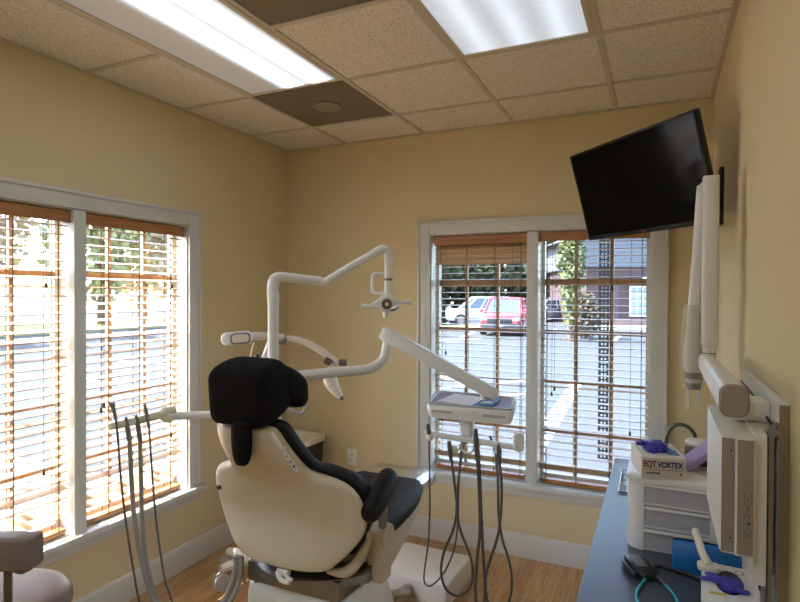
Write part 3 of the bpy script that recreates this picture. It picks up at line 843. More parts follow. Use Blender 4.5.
a.cyl((-1.1934, 2.4348, 1.7232), (-1.1936, 2.4338, 1.6457), 0.021, 0.017, n=20)
st = a.build('stem', m_white, ol)
a = MB().cyl((-1.1935, 2.4348, 1.731), (-1.1934, 2.4348, 1.7203), 0.0212, n=20)
a.build('stem_ring', m_midgrey, st)
a = MB()
a.tube([(-1.2033, 2.4305, 1.7547), (-1.2429, 2.4122, 1.7545), (-1.2582, 2.405, 1.7471), (-1.2624, 2.4028, 1.7277), (-1.2634, 2.4019, 1.689), (-1.2597, 2.4034, 1.6672), (-1.2421, 2.4115, 1.66), (-1.2025, 2.4298, 1.6602)], 0.008, n=10)
a.build('handle_loop', m_white, ol, angle=60)
hc = Vector((-1.1933, 2.4225, 1.6071))
rx = Vector((0.9075, 0.4209, 0)); fw = Vector((-0.4209, 0.9075, 0))
a = MB()
Mo = frame(hc, rx, (0, 0, 1))
a.loft([[Mo @ Vector((x * k, y, z * k + (1 - k) * 0.005)) for x, z in ((-0.080, 0.0), (-0.055, 0.014), (-0.020, 0.042), (0.020, 0.044), (0.050, 0.022), (0.078, 0.008), (0.062, -0.022), (0.022, -0.040), (-0.022, -0.038), (-0.05, -0.014))] for k, y in ((0.82, -0.040), (0.96, -0.032), (1.0, 0.0), (0.96, 0.034), (0.82, 0.045))])
lh = a.build('lamp_head', m_white, ol, angle=35)
MB().cyl(hc - fw * 0.036, hc - fw * 0.052, 0.027, 0.022, n=20).build('front_hub', m_brownmetal, lh)
MB().cyl(hc - fw * 0.050 + Vector((0.0, 0, 0)), hc - fw * 0.058, 0.012, 0.009, n=16).build('hub_knob', m_chrome, lh)
a = MB()
a.lathe([(0.001, -0.030), (0.012, -0.030), (0.016, -0.018), (0.016, 0.0), (0.001, 0.0)], hc + Vector((0, 0, -0.036)) - rx * 0.004, n=16)
a.build('sensor', m_white, lh)
a = MB()
a.tube([hc + rx * q - fw * 0.038 + Vector((0, 0, z)) for q, z in ((0.018, -0.022), (0.042, -0.018), (0.066, -0.004))], [0.010, 0.014, 0.008], n=10, flat=0.6)
a.build('reflector', m_chrome, lh, angle=60)
for sx in (-1, 1):
    a = MB()
    dz = 0.012 * sx
    a.tube([hc + rx * sx * 0.04 + Vector((0, 0, dz * 0.4)), hc + rx * sx * 0.075 + Vector((0, 0, dz * 0.8)), hc + rx * sx * 0.115 + Vector((0, 0, dz))], [0.012, 0.009, 0.009], n=10)
    a.cyl(hc + rx * sx * 0.098 + Vector((0, 0, dz)), hc + rx * sx * 0.12 + Vector((0, 0, dz)), 0.0135, n=14)
    a.build('handle', m_white, lh, angle=60)

# ------------------------------------------------------------------ assistant's arm on the left of the post
aa = thing('assistant_arm', 'white assistant instrument arm with hanging hoses in front of left window', 'instrument arm', (PX, PY, 1.12))
a = MB()
A0 = Vector((PX, PY, 1.118))
a.tube([A0, A0.lerp(Vector((-1.9091, 1.754, 1.1273)), 0.5), (-1.9091, 1.754, 1.1273)], [0.02, 0.019, 0.0175], n=16)
a.lathe([(0.001, 1.085), (0.0375, 1.085), (0.0375, 1.15), (0.001, 1.15)], (PX, PY, 0), n=24)
a.build('arm', m_white, aa, angle=60)
a = MB()
a.tube([(-1.8625, 1.7539, 1.1594), (-1.8928, 1.7178, 1.1549), (-1.8964, 1.7158, 1.1317), (-1.8776, 1.7464, 1.1147)], 0.016, n=10)
a.tube([(-1.8889, 1.7195, 1.1465), (-1.9002, 1.6039, 1.1411), (-1.9067, 1.4686, 1.1409)], [0.018, 0.017, 0.014], n=12, flat=0.7)
a.build('holder_bar', m_ivory, aa, angle=60)
for pts, rs in (([(-1.8899, 1.4665, 1.2347), (-1.8828, 1.4695, 1.2119), (-1.8738, 1.4732, 1.17)], [0.012, 0.008, 0.006]), ([(-1.8998, 1.5382, 1.1662), (-1.8941, 1.5404, 1.123), (-1.8866, 1.5433, 1.0758)], [0.006, 0.010, 0.011]),
                ([(-1.8981, 1.5831, 1.1656), (-1.8905, 1.5862, 1.1216), (-1.8828, 1.5891, 1.0656)], [0.006, 0.010, 0.0105]), ([(-1.8926, 1.6192, 1.2019), (-1.8849, 1.6223, 1.1634), (-1.8752, 1.6261, 1.1066)], [0.006, 0.008, 0.006])):
    MB().tube(pts, rs, n=10).build('handpiece', m_midgrey, aa, angle=60)
hose('hose', [(-1.8738, 1.4732, 1.17), (-1.8751, 1.4827, 1.0913), (-1.8721, 1.4933, 0.935), (-1.8668, 1.5155, 0.7344), (-1.8502, 1.5426, 0.5108), (-1.8437, 1.5557, 0.427), (-1.8141, 1.5679, 0.2895)], 0.0042, m_hose, aa)
hose('hose', [(-1.8866, 1.5433, 1.0758), (-1.8782, 1.5454, 0.9185), (-1.8642, 1.5498, 0.7416), (-1.8342, 1.5618, 0.5726), (-1.7975, 1.5774, 0.4469), (-1.7502, 1.598, 0.337)], 0.0092, m_grey, aa)
hose('hose', [(-1.8828, 1.5891, 1.0656), (-1.8778, 1.5895, 0.9054), (-1.8645, 1.5829, 0.7493), (-1.8404, 1.5812, 0.5946), (-1.7914, 1.5912, 0.4415), (-1.736, 1.6047, 0.3371)], 0.0088, m_grey, aa)
hose('hose', [(-1.8752, 1.6261, 1.1066), (-1.8628, 1.6299, 0.9362), (-1.8382, 1.628, 0.7374), (-1.7991, 1.6326, 0.5203), (-1.7765, 1.6422, 0.44), (-1.739, 1.6582, 0.3195)], 0.0042, m_hose, aa)
# ------------------------------------------------------------------ whitening lamp on a rolling stand, behind the chair
LB = Vector((-2.1356, 2.5742, 0.1075)); 
lb = (LB.x, LB.y, 0)
wl = thing('whitening_lamp', 'pale curved-arm lamp on a rolling stand, behind the draped headrest', 'lamp', lb)
a = MB()
a.tube([(lb[0], lb[1], 0.10), (lb[0], lb[1], 0.9), (-2.1229, 2.5918, 1.1244), (-2.0858, 2.5994, 1.242), (-2.0374, 2.6012, 1.3598), (-2.0095, 2.5926, 1.4018)], [0.022, 0.022, 0.02, 0.018, 0.016, 0.014], n=12)
a.build('pole', m_white, wl, angle=60)
for k in range(5):
    an = math.radians(72 * k + 176)
    c, s_ = math.cos(an), math.sin(an)
    MB().tube([(lb[0], lb[1], 0.12), (lb[0] + 0.10 * c, lb[1] + 0.10 * s_, 0.12), (lb[0] + 0.19 * c, lb[1] + 0.19 * s_, 0.115)], [0.035, 0.03, 0.022], n=10).build('leg', m_white, wl, angle=60)
    o = Vector((lb[0] + 0.19 * c, lb[1] + 0.19 * s_, 0.0465))
    w_ = MB()
    for sd in (-1, 1):
        p0 = o + Vector((-s_, c, 0)) * (0.006 * sd); p1 = o + Vector((-s_, c, 0)) * (0.022 * sd)
        w_.cyl(p0, p1, 0.046, n=20)
    w_.cyl(o + Vector((0, 0, 0.02)), o + Vector((0, 0, 0.085)), 0.008, n=10)
    w_.build('caster', m_strip, wl)
a = MB()
a.tube([(-2.093, 2.3334, 1.4056), (-2.0439, 2.4114, 1.4182), (-2.0099, 2.5044, 1.4189), (-1.9524, 2.6191, 1.402)], [0.018, 0.02, 0.022, 0.022], n=12)
a.build('handle_arm', m_pinkgrey, wl, angle=60)
hdq = MB()
Mh2 = frame(Vector((-2.0916, 2.279, 1.4121)), Vector((-1.9812, 2.3854, 1.4222)) - Vector((-2.0916, 2.279, 1.4121)), (0, 0, 1))
hl = (Vector((-1.9812, 2.3854, 1.4222)) - Vector((-2.0916, 2.279, 1.4121))).length
hdq.prism([(x + hl / 2, z) for x, z in rrect(hl + 0.01, 0.068, 0.03, 6)], 0.055, 0.012, M=Mh2 @ Matrix(((1, 0, 0, 0), (0, 0, -1, 0.03), (0, 1, 0, 0), (0, 0, 0, 1))), seg=3)
hq = hdq.build('control_head', m_white, wl, angle=40)
q = MB()
q.prism([(x + hl * 0.60, z) for x, z in rrect(hl * 0.68, 0.060, 0.022, 6)], 0.004, 0.001, M=Mh2 @ Matrix(((1, 0, 0, 0), (0, 0, -1, -0.0245), (0, 1, 0, 0), (0, 0, 0, 1))))
q.build('bezel', m_midgrey, hq)
q = MB()
q.prism([(x + hl * 0.60, z) for x, z in rrect(hl * 0.56, 0.043, 0.016, 6)], 0.003, 0.0005, M=Mh2 @ Matrix(((1, 0, 0, 0), (0, 0, -1, -0.028), (0, 1, 0, 0), (0, 0, 0, 1))))
q.build('display', m_pinkgrey, hq)
q = MB()
q.tube([(-2.0106, 2.4375, 1.3849), (-2.0202, 2.4325, 1.341), (-2.0249, 2.43, 1.3082), (-2.01, 2.4368, 1.3028), (-1.9927, 2.445, 1.3111)], 0.0045, n=8)
q.build('hook', m_ivory, wl, angle=60)
MB().ball((-1.9927, 2.445, 1.3138), 0.011, n=12).build('hook_tip', m_dark, wl)
a = MB().cyl((-1.9783, 2.607, 1.3962), (-1.9402, 2.6356, 1.3927), 0.026, 0.03, n=18)
a.build('knuckle', m_midgrey, wl)
a = MB()
a.tube([(-1.9472, 2.6215, 1.402), (-1.8855, 2.661, 1.393), (-1.818, 2.703, 1.3609), (-1.7552, 2.7426, 1.3141), (-1.6971, 2.769, 1.2624), (-1.6917, 2.7712, 1.2393)], [0.014, 0.017, 0.02, 0.021, 0.022, 0.02], n=14)
a.build('curved_arm', m_pinkgrey, wl, angle=60)
for q0, q1 in (((-1.7334, 2.7193, 1.2772), (-1.7021, 2.7336, 1.2602)), ((-1.6606, 2.7529, 1.2632), (-1.6217, 2.7709, 1.2634))):
    MB().cyl(q0, q1, 0.019, n=16).build('tilt_knob', m_brownmetal, wl)
a = MB()
a.tube([(-1.6918, 2.7713, 1.2509), (-1.7122, 2.7502, 1.1944), (-1.7012, 2.7327, 1.1515), (-1.6643, 2.7272, 1.1035), (-1.6279, 2.7217, 1.0704)], [0.022, 0.04, 0.044, 0.032, 0.014], n=16, flat=0.6)
tl = a.build('lamp_head', m_pinkgrey, wl, angle=60)
MB().ball((-1.6254, 2.7229, 1.0676), 0.013, n=12).build('light_tip', m_brownmetal, tl)
MB().tube([(-1.8256, 2.5869, 1.1632), (-1.815, 2.5912, 1.1074), (-1.7943, 2.6001, 1.0462), (-1.789, 2.6022, 1.0127), (-1.809, 2.5926, 0.9903), (-1.8445, 2.5762, 0.9957), (-1.8902, 2.5553, 1.0234), (-1.9849, 2.5442, 1.0001), (-2.0881, 2.55, 0.875), (-2.1267, 2.5624, 0.6367)], 0.009, n=8).build('power_cord', m_grey, wl, angle=60)

# ------------------------------------------------------------------ step bin by the back wall
bc = (-2.315, 3.30)
bn = thing('waste_bin', 'dark waste bin with pale rim standing by the back wall, half behind the chair', 'bin', (bc[0], bc[1], 0))
def bring(z, w_, h_, r=0.05):
    return [(bc[0] + x, bc[1] + y, z) for x, y in rrect(w_, h_, r, 5)]
MB().loft([bring(0.0, 0.25, 0.22), bring(0.01, 0.26, 0.23), bring(0.44, 0.26, 0.23), bring(0.45, 0.27, 0.24)]).build('base', m_white, bn)
MB().loft([bring(0.45, 0.27, 0.24), bring(0.61, 0.285, 0.255)]).build('body', m_dark, bn)
MB().loft([bring(0.61, 0.285, 0.255), bring(0.612, 0.30, 0.27), bring(0.645, 0.30, 0.27), bring(0.652, 0.285, 0.255), bring(0.652, 0.23, 0.20, 0.04), bring(0.625, 0.22, 0.19, 0.04)]).build('rim', m_ivory, bn)

# ------------------------------------------------------------------ utility box on the floor and foot pedal
fbm = frame((-1.428, 2.774, 0), (1, -0.03, 0), (0, 0, 1))
ub = thing('floor_junction_box', 'white utility box on the floor below the chair toe end', 'floor box', (-1.2, 2.96, 0))
def ubr(z, ins, r=0.02):
    return [fbm @ Vector((0.212 + x, 0.19 + y, z)) for x, y in rrect(0.436 - ins, 0.39 - ins, r, 4)]
MB().loft([ubr(0.0, 0.0), ubr(0.112, 0.004), ubr(0.118, 0.009), ubr(0.121, 0.02)]).build('cover', m_white, ub, angle=50)
q = MB()
for x in (0.025, 0.40):
    q.cyl(fbm @ Vector((x, 0.004, 0.02)), fbm @ Vector((x, -0.002, 0.02)), 0.005, n=10)
q.build('screws', m_midgrey, ub)
fp0 = Vector((-1.3874, 2.581, 0.03)); fp1 = Vector((-1.2156, 2.7643, 0.05))
fc = Vector((-1.3898, 2.6079, 0.0))
fp = thing('foot_control', 'chrome and grey foot control on the floor between pedestal and white box', 'foot pedal', (fc.x, fc.y, 0))
MB().lathe([(0.001, 0.0), (0.095, 0.0), (0.098, 0.012), (0.085, 0.03), (0.05, 0.04), (0.001, 0.042)], (fc.x, fc.y, 0), n=32).build('disc', m_white, fp)
dv = (fp1 - fp0).normalized()
q = MB()
L_ = (fp1 - fp0).length
q.tube([fp0 + dv * t_ * L_ for t_ in (0.25, 0.42, 0.44, 0.62, 0.64, 0.82, 0.86, 0.97, 1.0)], [0.018, 0.018, 0.026, 0.028, 0.022, 0.026, 0.034, 0.034, 0.024], n=18, smooth=False)
q.build('pedal_bar', m_chrome, fp, angle=50)

# ------------------------------------------------------------------ stool in the lower left corner
sc_ = Vector((-2.1757, 1.2158, 0.5665))
so = thing('operator_stool', 'taupe cushioned stool with a padded arm rail, beside the left window', 'stool', (sc_.x, sc_.y, 0))
MB().lathe([(0.001, 0.54), (0.20, 0.54), (0.225, 0.55), (0.243, 0.575), (0.243, 0.60), (0.225, 0.625), (0.18, 0.638), (0.001, 0.642)], (sc_.x, sc_.y, -0.082), n=40).build('seat', m_stool, so, angle=60)
MB().cyl((sc_.x, sc_.y, 0.08), (sc_.x, sc_.y, 0.458), 0.028, n=18).build('column', m_brownmetal, so)
for k in range(5):
    an = math.radians(72 * k)
    c, s_ = math.cos(an), math.sin(an)
    MB().tube([(sc_.x, sc_.y, 0.10), (sc_.x + 0.13 * c, sc_.y + 0.13 * s_, 0.09), (sc_.x + 0.26 * c, sc_.y + 0.26 * s_, 0.07)], [0.032, 0.026, 0.02], n=10).build('leg', m_brownmetal, so, angle=60)
    o = Vector((sc_.x + 0.26 * c, sc_.y + 0.26 * s_, 0.028))
    MB().cyl(o + Vector((-s_, c, 0)) * 0.018, o - Vector((-s_, c, 0)) * 0.018, 0.028, n=18).cyl(o, o + Vector((0, 0, 0.05)), 0.009, n=10).build('caster', m_dark, so)
# arm rail: padded bar carried by a post rising beside the seat
r0, r1 = Vector((-2.0062, 1.0438, 0.8144)), Vector((-1.8106, 1.1346, 0.8218))
r1.z = r0.z = 0.822
Mr = frame(r0, r1 - r0, (0, 0, 1)); RL = (r1 - r0).length
q = MB()
q.loft([[Mr @ Vector((t_, y, z)) for y, z in rrect(w_, h_, 0.012, 3)] for t_, w_, h_ in ((0, 0.06, 0.09), (0.01, 0.075, 0.105), (RL - 0.006, 0.075, 0.105), (RL, 0.066, 0.096))])
q.build('arm_rail', m_stool, so, angle=45)
pp = Vector((-1.8945, 1.0946, 0.7281))
q = MB()
q.cyl((pp.x, pp.y, 0.38), (pp.x, pp.y, 0.768), 0.0125, n=14)
q.tube([(pp.x, pp.y, 0.39), (pp.x - 0.02, pp.y + 0.03, 0.37), (sc_.x, sc_.y, 0.37)], 0.0125, n=10)
q.build('rail_post', m_brownmetal, so, angle=60)
q = MB()
q.box(0.04, RL - 0.05, -0.012, 0.012, -0.062, -0.053, M=Mr)
q.tube([Mr @ Vector((RL - 0.09, 0, -0.058)), Mr @ Vector((RL - 0.05, 0, -0.07)), Mr @ Vector((RL - 0.025, 0, -0.056))], 0.006, n=8)
q.build('rail_bracket', m_alu, so)

# ------------------------------------------------------------------ television on the right wall
K = 0.90
def tvp(x, y, z):
    return Vector((0, 0, H_CAM)) + (Vector((x, y, z)) - Vector((0, 0, H_CAM))) * K
tTL, tTR, tBR, tBL = tvp(-0.462, 3.211, 2.419), tvp(0.132, 2.584, 2.418), tvp(0.249, 2.656, 1.961), tvp(-0.345, 3.284, 1.962)
tc_ = (tTL + tTR + tBR + tBL) / 4
tx = ((tTR - tTL) + (tBR - tBL)).normalized()
tz = ((tTL - tBL) + (tTR - tBR)).normalized()
TW = ((tTR - tTL).length + (tBR - tBL).length) / 2 * 0.975; TH = ((tTL - tBL).length + (tTR - tBR).length) / 2
tc_ = tc_ - tx * 0.010
MT = frame(tc_, tx, tz)      # local x right, y away from the viewer, z up
tv = thing('television', 'black flat television tilted down in the corner above the right window', 'television', tc_)
q = MB()
q.box(-TW / 2, TW / 2, 0.0, 0.022, -TH / 2, TH / 2, 0.004, M=MT)
q.box(-TW * 0.36, TW * 0.34, 0.02, 0.045, -TH * 0.40, TH * 0.30, 0.012, M=MT)
q.build('housing', m_dark, tv)
bz = MB()
bw = 0.011
bz.box(-TW / 2, TW / 2, -0.005, 0.001, TH / 2 - bw, TH / 2, 0.0015, M=MT).box(-TW / 2, TW / 2, -0.006, 0.001, -TH / 2, -TH / 2 + 0.02, 0.0015, M=MT)
bz.box(-TW / 2, -TW / 2 + bw, -0.005, 0.001, -TH / 2 + 0.02, TH / 2 - bw, 0.0015, M=MT).box(TW / 2 - bw, TW / 2, -0.005, 0.001, -TH / 2 + 0.02, TH / 2 - bw, 0.0015, M=MT)
bz.build('bezel', m_tvbezel, tv)
MB().box(-TW / 2 + bw, TW / 2 - bw, -0.002, 0.0005, -TH / 2 + 0.02, TH / 2 - bw, M=MT).build('screen', m_screen, tv)
MB().box(-0.012, 0.012, -0.0075, -0.0055, -TH / 2 + 0.006, -TH / 2 + 0.013, 0.001, M=MT).build('standby_light', m_led, tv)
# wall mount: plate on the right wall and a folding arm to the back of the set
q0 = MT @ Vector((0.10, 0.046, 0.0))
mt_ = thing('television_mount', 'black swing arm wall mount behind the television', 'tv mount', (XR, 3.0, 2.1))
MB().box(XR - 0.018, XR - 0.0005, 2.92, 3.02, 1.98, 2.24, 0.004).build('wall_plate', m_dark, mt_)
el = Vector((XR - 0.05, 2.97, 2.11))
q = MB().cyl(el - Vector((0, 0, 0.05)), el + Vector((0, 0, 0.05)), 0.016, n=14)
q.box(XR - 0.05, XR - 0.016, 2.955, 2.985, 2.08, 2.14)
q.tube([el, Vector((q0.x + 0.05, q0.y + 0.05, 2.11)), q0 + (MT.to_3x3() @ Vector((0, 0.02, 0)))], 0.014, n=10, smooth=False)
q.build('swing_arm', m_dark, mt_)
MB().box(-0.0, 0.20, 0.0455, 0.058, -0.10, 0.10, 0.002, M=MT).build('set_plate', m_dark, mt_)

# ------------------------------------------------------------------ x-ray unit on the right wall
bd = thing('mounting_board', 'white wall board on the right wall carrying the dental x-ray unit', 'wall board', (XR, 1.75, 1.1))
q = MB().box(0.240, XR - 0.0005, 1.465, 2.03, 0.78, 1.416, 0.003)
q.build('board', m_xray, bd)
q = MB().box(0.241, XR - 0.001, 1.4635, 1.4655, 0.785, 1.412)
q.build('edge_band', m_tanedge, bd)
xr_ = thing('dental_xray_unit', 'white dental x-ray machine with folded arms above a wall control box', 'x-ray machine', (0.2, 1.6, 1.2))
q = MB()
X0, X1 = 0.124, 0.190
q.loft([[(x, y, z) for x, y in ((X0, 1.415), (X0 + 0.004, 1.402), (X0 + 0.026, 1.40), (X0 + 0.03, 1.394), (X0 + 0.062, 1.394), (X1, 1.40), (X1, 1.78), (X0 + 0.008, 1.78), (X0, 1.77))] for z in (1.092, 1.346)])
bx_ = q.build('control_box', m_xray, xr_, angle=25)
q = MB().box(X0 + 0.002, X0 + 0.026, 1.3975, 1.403, 1.096, 1.343).box(X0 + 0.031, X0 + 0.061, 1.3915, 1.396, 1.096, 1.343)
q.build('front_panel', m_xray2, bx_)
for z in (1.317, 1.128):
    MB().cyl((X0 + 0.019, 1.3985, z), (X0 + 0.019, 1.396, z), 0.0022, n=10).build('screw', m_dark, bx_)
# small print sheet on the front panel: rows of fine print read sideways
Mp = Matrix.Translation((X0 + 0.0545, 1.3912, 1.225)) @ Matrix(((0, -1, 0, 0), (0, 0, -1, 0), (1, 0, 0, 0), (0, 0, 0, 1)))
Mp = Matrix.Translation((X0 + 0.058, 1.3912, 1.19)) @ Matrix(((0, -1, 0, 0), (0, 0, -1, 0), (1, 0, 0, 0), (0, 0, 0, 1)))
pr_ = MB()
random.seed(4)
for k in range(4):
    x = X0 + 0.044 + k * 0.0042
    z = 1.135
    while z < 1.222:
        l_ = random.uniform(0.004, 0.013)
        if random.random() < 0.8 - 0.1 * (k == 3):
            pr_.box(x, x + 0.0016, 1.3908, 1.3916, z, z + l_)
        z += l_ + random.uniform(0.0015, 0.006)
pr_.build('fine_print', m_greyink, bx_)
MB().cyl((X0 + 0.053, 1.3918, 1.165), (X0 + 0.053, 1.3908, 1.165), 0.0028, n=12).build('print_dot', m_dark, bx_)
q = MB().box(X1, 0.2145, 1.43, 1.66, 1.02, 1.352, 0.003).box(0.2145, 0.240, 1.50, 1.66, 1.02, 1.352, 0.003)
q.build('back_housing', m_xray, xr_)
q = MB().box(0.2145, 0.2195, 1.46, 1.50, 0.80, 1.332).box(0.223, 0.232, 1.468, 1.50, 0.80, 1.36)
q.build('rail', m_alu, xr_)
q = MB().cyl((0.228, 1.452, 1.352), (0.228, 1.475, 1.352), 0.011, n=16).cyl((0.228, 1.462, 1.352), (0.236, 1.47, 1.372), 0.006, n=10)
q.build('lock_knob', m_midgrey, xr_)
q = MB().tube([(0.233, 1.475, 1.355), (0.232, 1.60, 1.37), (0.231, 1.80, 1.385), (0.23, 2.0, 1.39)], 0.0035, n=8)
q.build('guide_cable', m_dark, xr_, angle=60)
q = MB()
AX, AZ = 0.150, 1.421
def aring(y, w_, h_, r):
    return [(AX + x, y, AZ + z) for x, z in rrect(w_, h_, r, 4)]
q.loft([aring(1.422, 0.056, 0.068, 0.020), aring(1.50, 0.057, 0.070, 0.022), aring(2.10, 0.052, 0.066, 0.022), aring(2.22, 0.05, 0.064, 0.022), aring(2.24, 0.03, 0.04, 0.012)])
q.box(0.165, 0.240, 1.56, 1.66, 1.352, 1.40, 0.008)
ea = q.build('extension_arm', m_xray, xr_, angle=40)
q = MB().loft([aring(1.424, 0.058, 0.072, 0.020), aring(1.418, 0.058, 0.072, 0.02), aring(1.412, 0.050, 0.064, 0.018)])
q.build('end_cap', m_xray2, ea)
q = MB()
q.cyl((0.157, 2.20, 1.44), (0.157, 2.20, 1.482), 0.021, n=20)
q.build('swivel', m_xray, xr_)
MB().cyl((0.157, 2.20, 1.4525), (0.157, 2.20, 1.4555), 0.0216, n=20).build('swivel_gap', m_dark, xr_)
q = MB()
q.loft([[(0.157 + x, 2.20 + y, z) for x, y in rrect(w_, d_, 0.012, 3)] for z, w_, d_ in ((1.478, 0.046, 0.05), (1.487, 0.050, 0.062), (2.058, 0.050, 0.062), (2.062, 0.048, 0.06))])
q.build('lower_arm', m_xray, xr_, angle=40)
q = MB()
q.loft([[(cx_ + x, cy_ + y, z) for x, y in rrect(0.042, 0.052, 0.012, 3)] for cx_, cy_, z in ((0.108, 2.27, 1.50), (0.138, 2.262, 2.035), (0.139, 2.262, 2.043))])
q.cyl((0.139, 2.235, 2.03), (0.139, 2.20, 2.03), 0.018, n=14)
q.build('upper_arm', m_xray, xr_, angle=40)
q = MB()
q.lathe([(0.001, 1.385), (0.026, 1.385), (0.030, 1.40), (0.030, 1.47), (0.024, 1.515), (0.001, 1.525)], (0.110, 2.265, 0), n=20)
xh = q.build('tube_head', m_xray, xr_, angle=40)
for z0, z1, r in ((1.356, 1.378, 0.027), (1.318, 1.340, 0.026)):
    MB().lathe([(0.001, z0), (r, z0), (r, z1), (0.001, z1)], (0.112, 2.265, 0), n=20).build('collimator_ring', m_midgrey, xh)
MB().lathe([(0.001, 1.325), (0.023, 1.325), (0.023, 1.39), (0.001, 1.39)], (0.112, 2.265, 0), n=20).build('collimator', m_xray, xh)
for dx, dy in ((-0.022, -0.01), (-0.015, 0.012), (0.012, -0.012), (0.02, 0.008)):
    MB().cyl((0.112 + dx, 2.265 + dy, 1.245), (0.112 + dx * 0.8, 2.265 + dy, 1.33), 0.0032, 0.0036, n=8).build('aiming_prong', m_trans, xh)
q = MB()
rng = random.Random(3)
rings = []
for z, r in ((1.335, 0.031), (1.39, 0.035), (1.45, 0.037), (1.52, 0.035), (1.58, 0.031), (1.62, 0.028)):
    rings.append([(0.108 + r * (1 + 0.10 * math.sin(5 * a_ + z * 20)) * math.cos(a_), 2.265 + r * (1 + 0.10 * math.sin(4 * a_ + z * 33)) * math.sin(a_), z) for a_ in [2 * PI * k / 24 for k in range(24)]])
q.loft(rings, cap0=False, cap1=False)
q.build('plastic_cover', m_clear, xh, angle=60)
# ------------------------------------------------------------------ worktop along the right wall
CZ = 0.73
wt = thing('counter_desk', 'long narrow desk with blue grey worktop along the right wall', 'desk', (0.03, 2.2, 0))
MB().box(-0.222, XR - 0.001, 0.75, 3.40, CZ - 0.035, CZ, 0.006, 3).build('worktop', m_counter, wt)
q = MB().box(-0.19, XR - 0.018, 0.77, 0.79, 0.0, CZ - 0.035).box(-0.19, XR - 0.018, 3.36, 3.38, 0.0, CZ - 0.035).box(-0.18, -0.162, 0.79, 3.36, 0.08, CZ - 0.035)
q.build('side_panels', m_white, wt)

# three drawer plastic tower
DX0, DX1, DY0, DY1, DT = -0.103, 0.222, 2.195, 2.52, 1.003
dt = thing('drawer_tower', 'white plastic three drawer unit standing on the worktop', 'drawer unit', ((DX0 + DX1) / 2, (DY0 + DY1) / 2, CZ))
q = MB()
def dring(y, ins, r=0.03):
    return [((DX0 + DX1) / 2 + x, y, (CZ + DT) / 2 + z) for x, z in rrect(DX1 - DX0 - ins, DT - CZ - 0.002 - ins, r, 5)]
for sx, xe in ((1, DX0), (-1, DX1)):
    # side walls of the unit, rounded at the front corner
    pol = [(xe + sx * 0.058, DY0 + 0.004)] + [(xe + sx * (0.055 - 0.055 * math.sin(math.radians(a))), DY0 + 0.059 - 0.055 * math.cos(math.radians(a))) for a in range(0, 91, 15)] + [(xe, DY1), (xe + sx * 0.014, DY1), (xe + sx * 0.014, DY0 + 0.06), (xe + sx * 0.058, DY0 + 0.018)]
    q.prism(pol, DT - 0.02 - CZ - 0.001, M=Matrix.Translation((0, 0, CZ + 0.001)))
q.box(DX0 + 0.014, DX1 - 0.014, DY1 - 0.012, DY1 - 0.002, CZ + 0.004, DT - 0.02)
for z in (CZ + 0.002, CZ + 0.084, CZ + 0.166):
    q.box(DX0 + 0.03, DX1 - 0.03, DY0 + 0.01, DY1 - 0.012, z, z + 0.008)
q.build('frame', m_white, dt)
q = MB()
q.loft([[((DX0 + DX1) / 2 + x, (DY0 + DY1) / 2 + y, z) for x, y in rrect(DX1 - DX0 + 0.004 - i_, DY1 - DY0 + 0.006 - i_, 0.04, 6)] for z, i_ in ((DT - 0.026, 0.004), (DT - 0.02, 0.0), (DT - 0.006, 0.0), (DT, 0.012))])
q.build('top_cover', m_white, dt, angle=50)
for k in range(3):
    z0 = CZ + 0.012 + k * 0.082
    q = MB().box(DX0 + 0.06, DX1 - 0.06, DY0 + 0.006, DY0 + 0.014, z0, z0 + 0.068, 0.002).box(DX0 + 0.062, DX1 - 0.062, DY0 + 0.014, DY1 - 0.03, z0, z0 + 0.05)
    dr = q.build('drawer', m_drawer, dt)
    MB().box(DX0 + 0.058, DX1 - 0.058, DY0 - 0.008, DY0 + 0.008, z0 + 0.060, z0 + 0.069, 0.003).build('handle_lip', m_white, dr)

# violet gloves box on the tower (lettering on its end)
bxo = (-0.054, 2.168, DT)
gb = thing('glove_box', 'white box of violet gloves with tan lettered end on the drawer tower', 'glove box', (bxo[0] + 0.07, bxo[1] + 0.1, DT))
Mg = frame(bxo, (0.138, 0.030, 0), (0, 0, 1))
W_, D_, H_ = 0.146, 0.20, 0.078
MB().box(0, W_, 0, D_, 0.0005, H_, 0.002, M=Mg).build('carton', m_card, gb)
q = MB().box(0.002, W_ - 0.002, -0.0008, 0.001, 0.003, H_ - 0.006, M=Mg)
fp_ = q.build('front_print', m_cardtan, gb)
Mtx = Mg @ Matrix(((1, 0, 0, 0), (0, 0, -1, -0.0012), (0, 1, 0, 0), (0, 0, 0, 1)))
text('EQT', 0.030, m_brownink, fp_, Mtx @ Matrix.Translation((0.007, 0.041, 0)), 'lettering', 0.0003, 0.72, 0.0014)
text('VORTEX', 0.028, m_navy, fp_, Mtx @ Matrix.Translation((0.054, 0.041, 0)), 'lettering', 0.0003, 0.76, 0.0012)
q = MB().box(0.010, W_ - 0.010, -0.0013, 0.0, 0.031, 0.033, M=Mg)
random.seed(9)
x = 0.016
while x < 0.062:
    l_ = random.uniform(0.003, 0.008)
    q.box(x, x + l_, -0.0014, 0.0, 0.016, 0.023, M=Mg)
    x += l_ + 0.0015
q.box(W_ - 0.02, W_ - 0.012, -0.0014, 0.0, 0.016, 0.023, M=Mg)
q.build('fine_print', m_greyink, fp_)
q = MB().prism([(0.075 + 0.05 * math.cos(2 * PI * k / 28), 0.11 + 0.055 * math.sin(2 * PI * k / 28)) for k in range(28)], 0.0008, M=Mg @ Matrix.Translation((0, 0, H_)))
q.box(0.095, 0.135, 0.03, 0.10, H_, H_ + 0.0007, M=Mg)
q.build('top_print', m_bluepaper, gb)
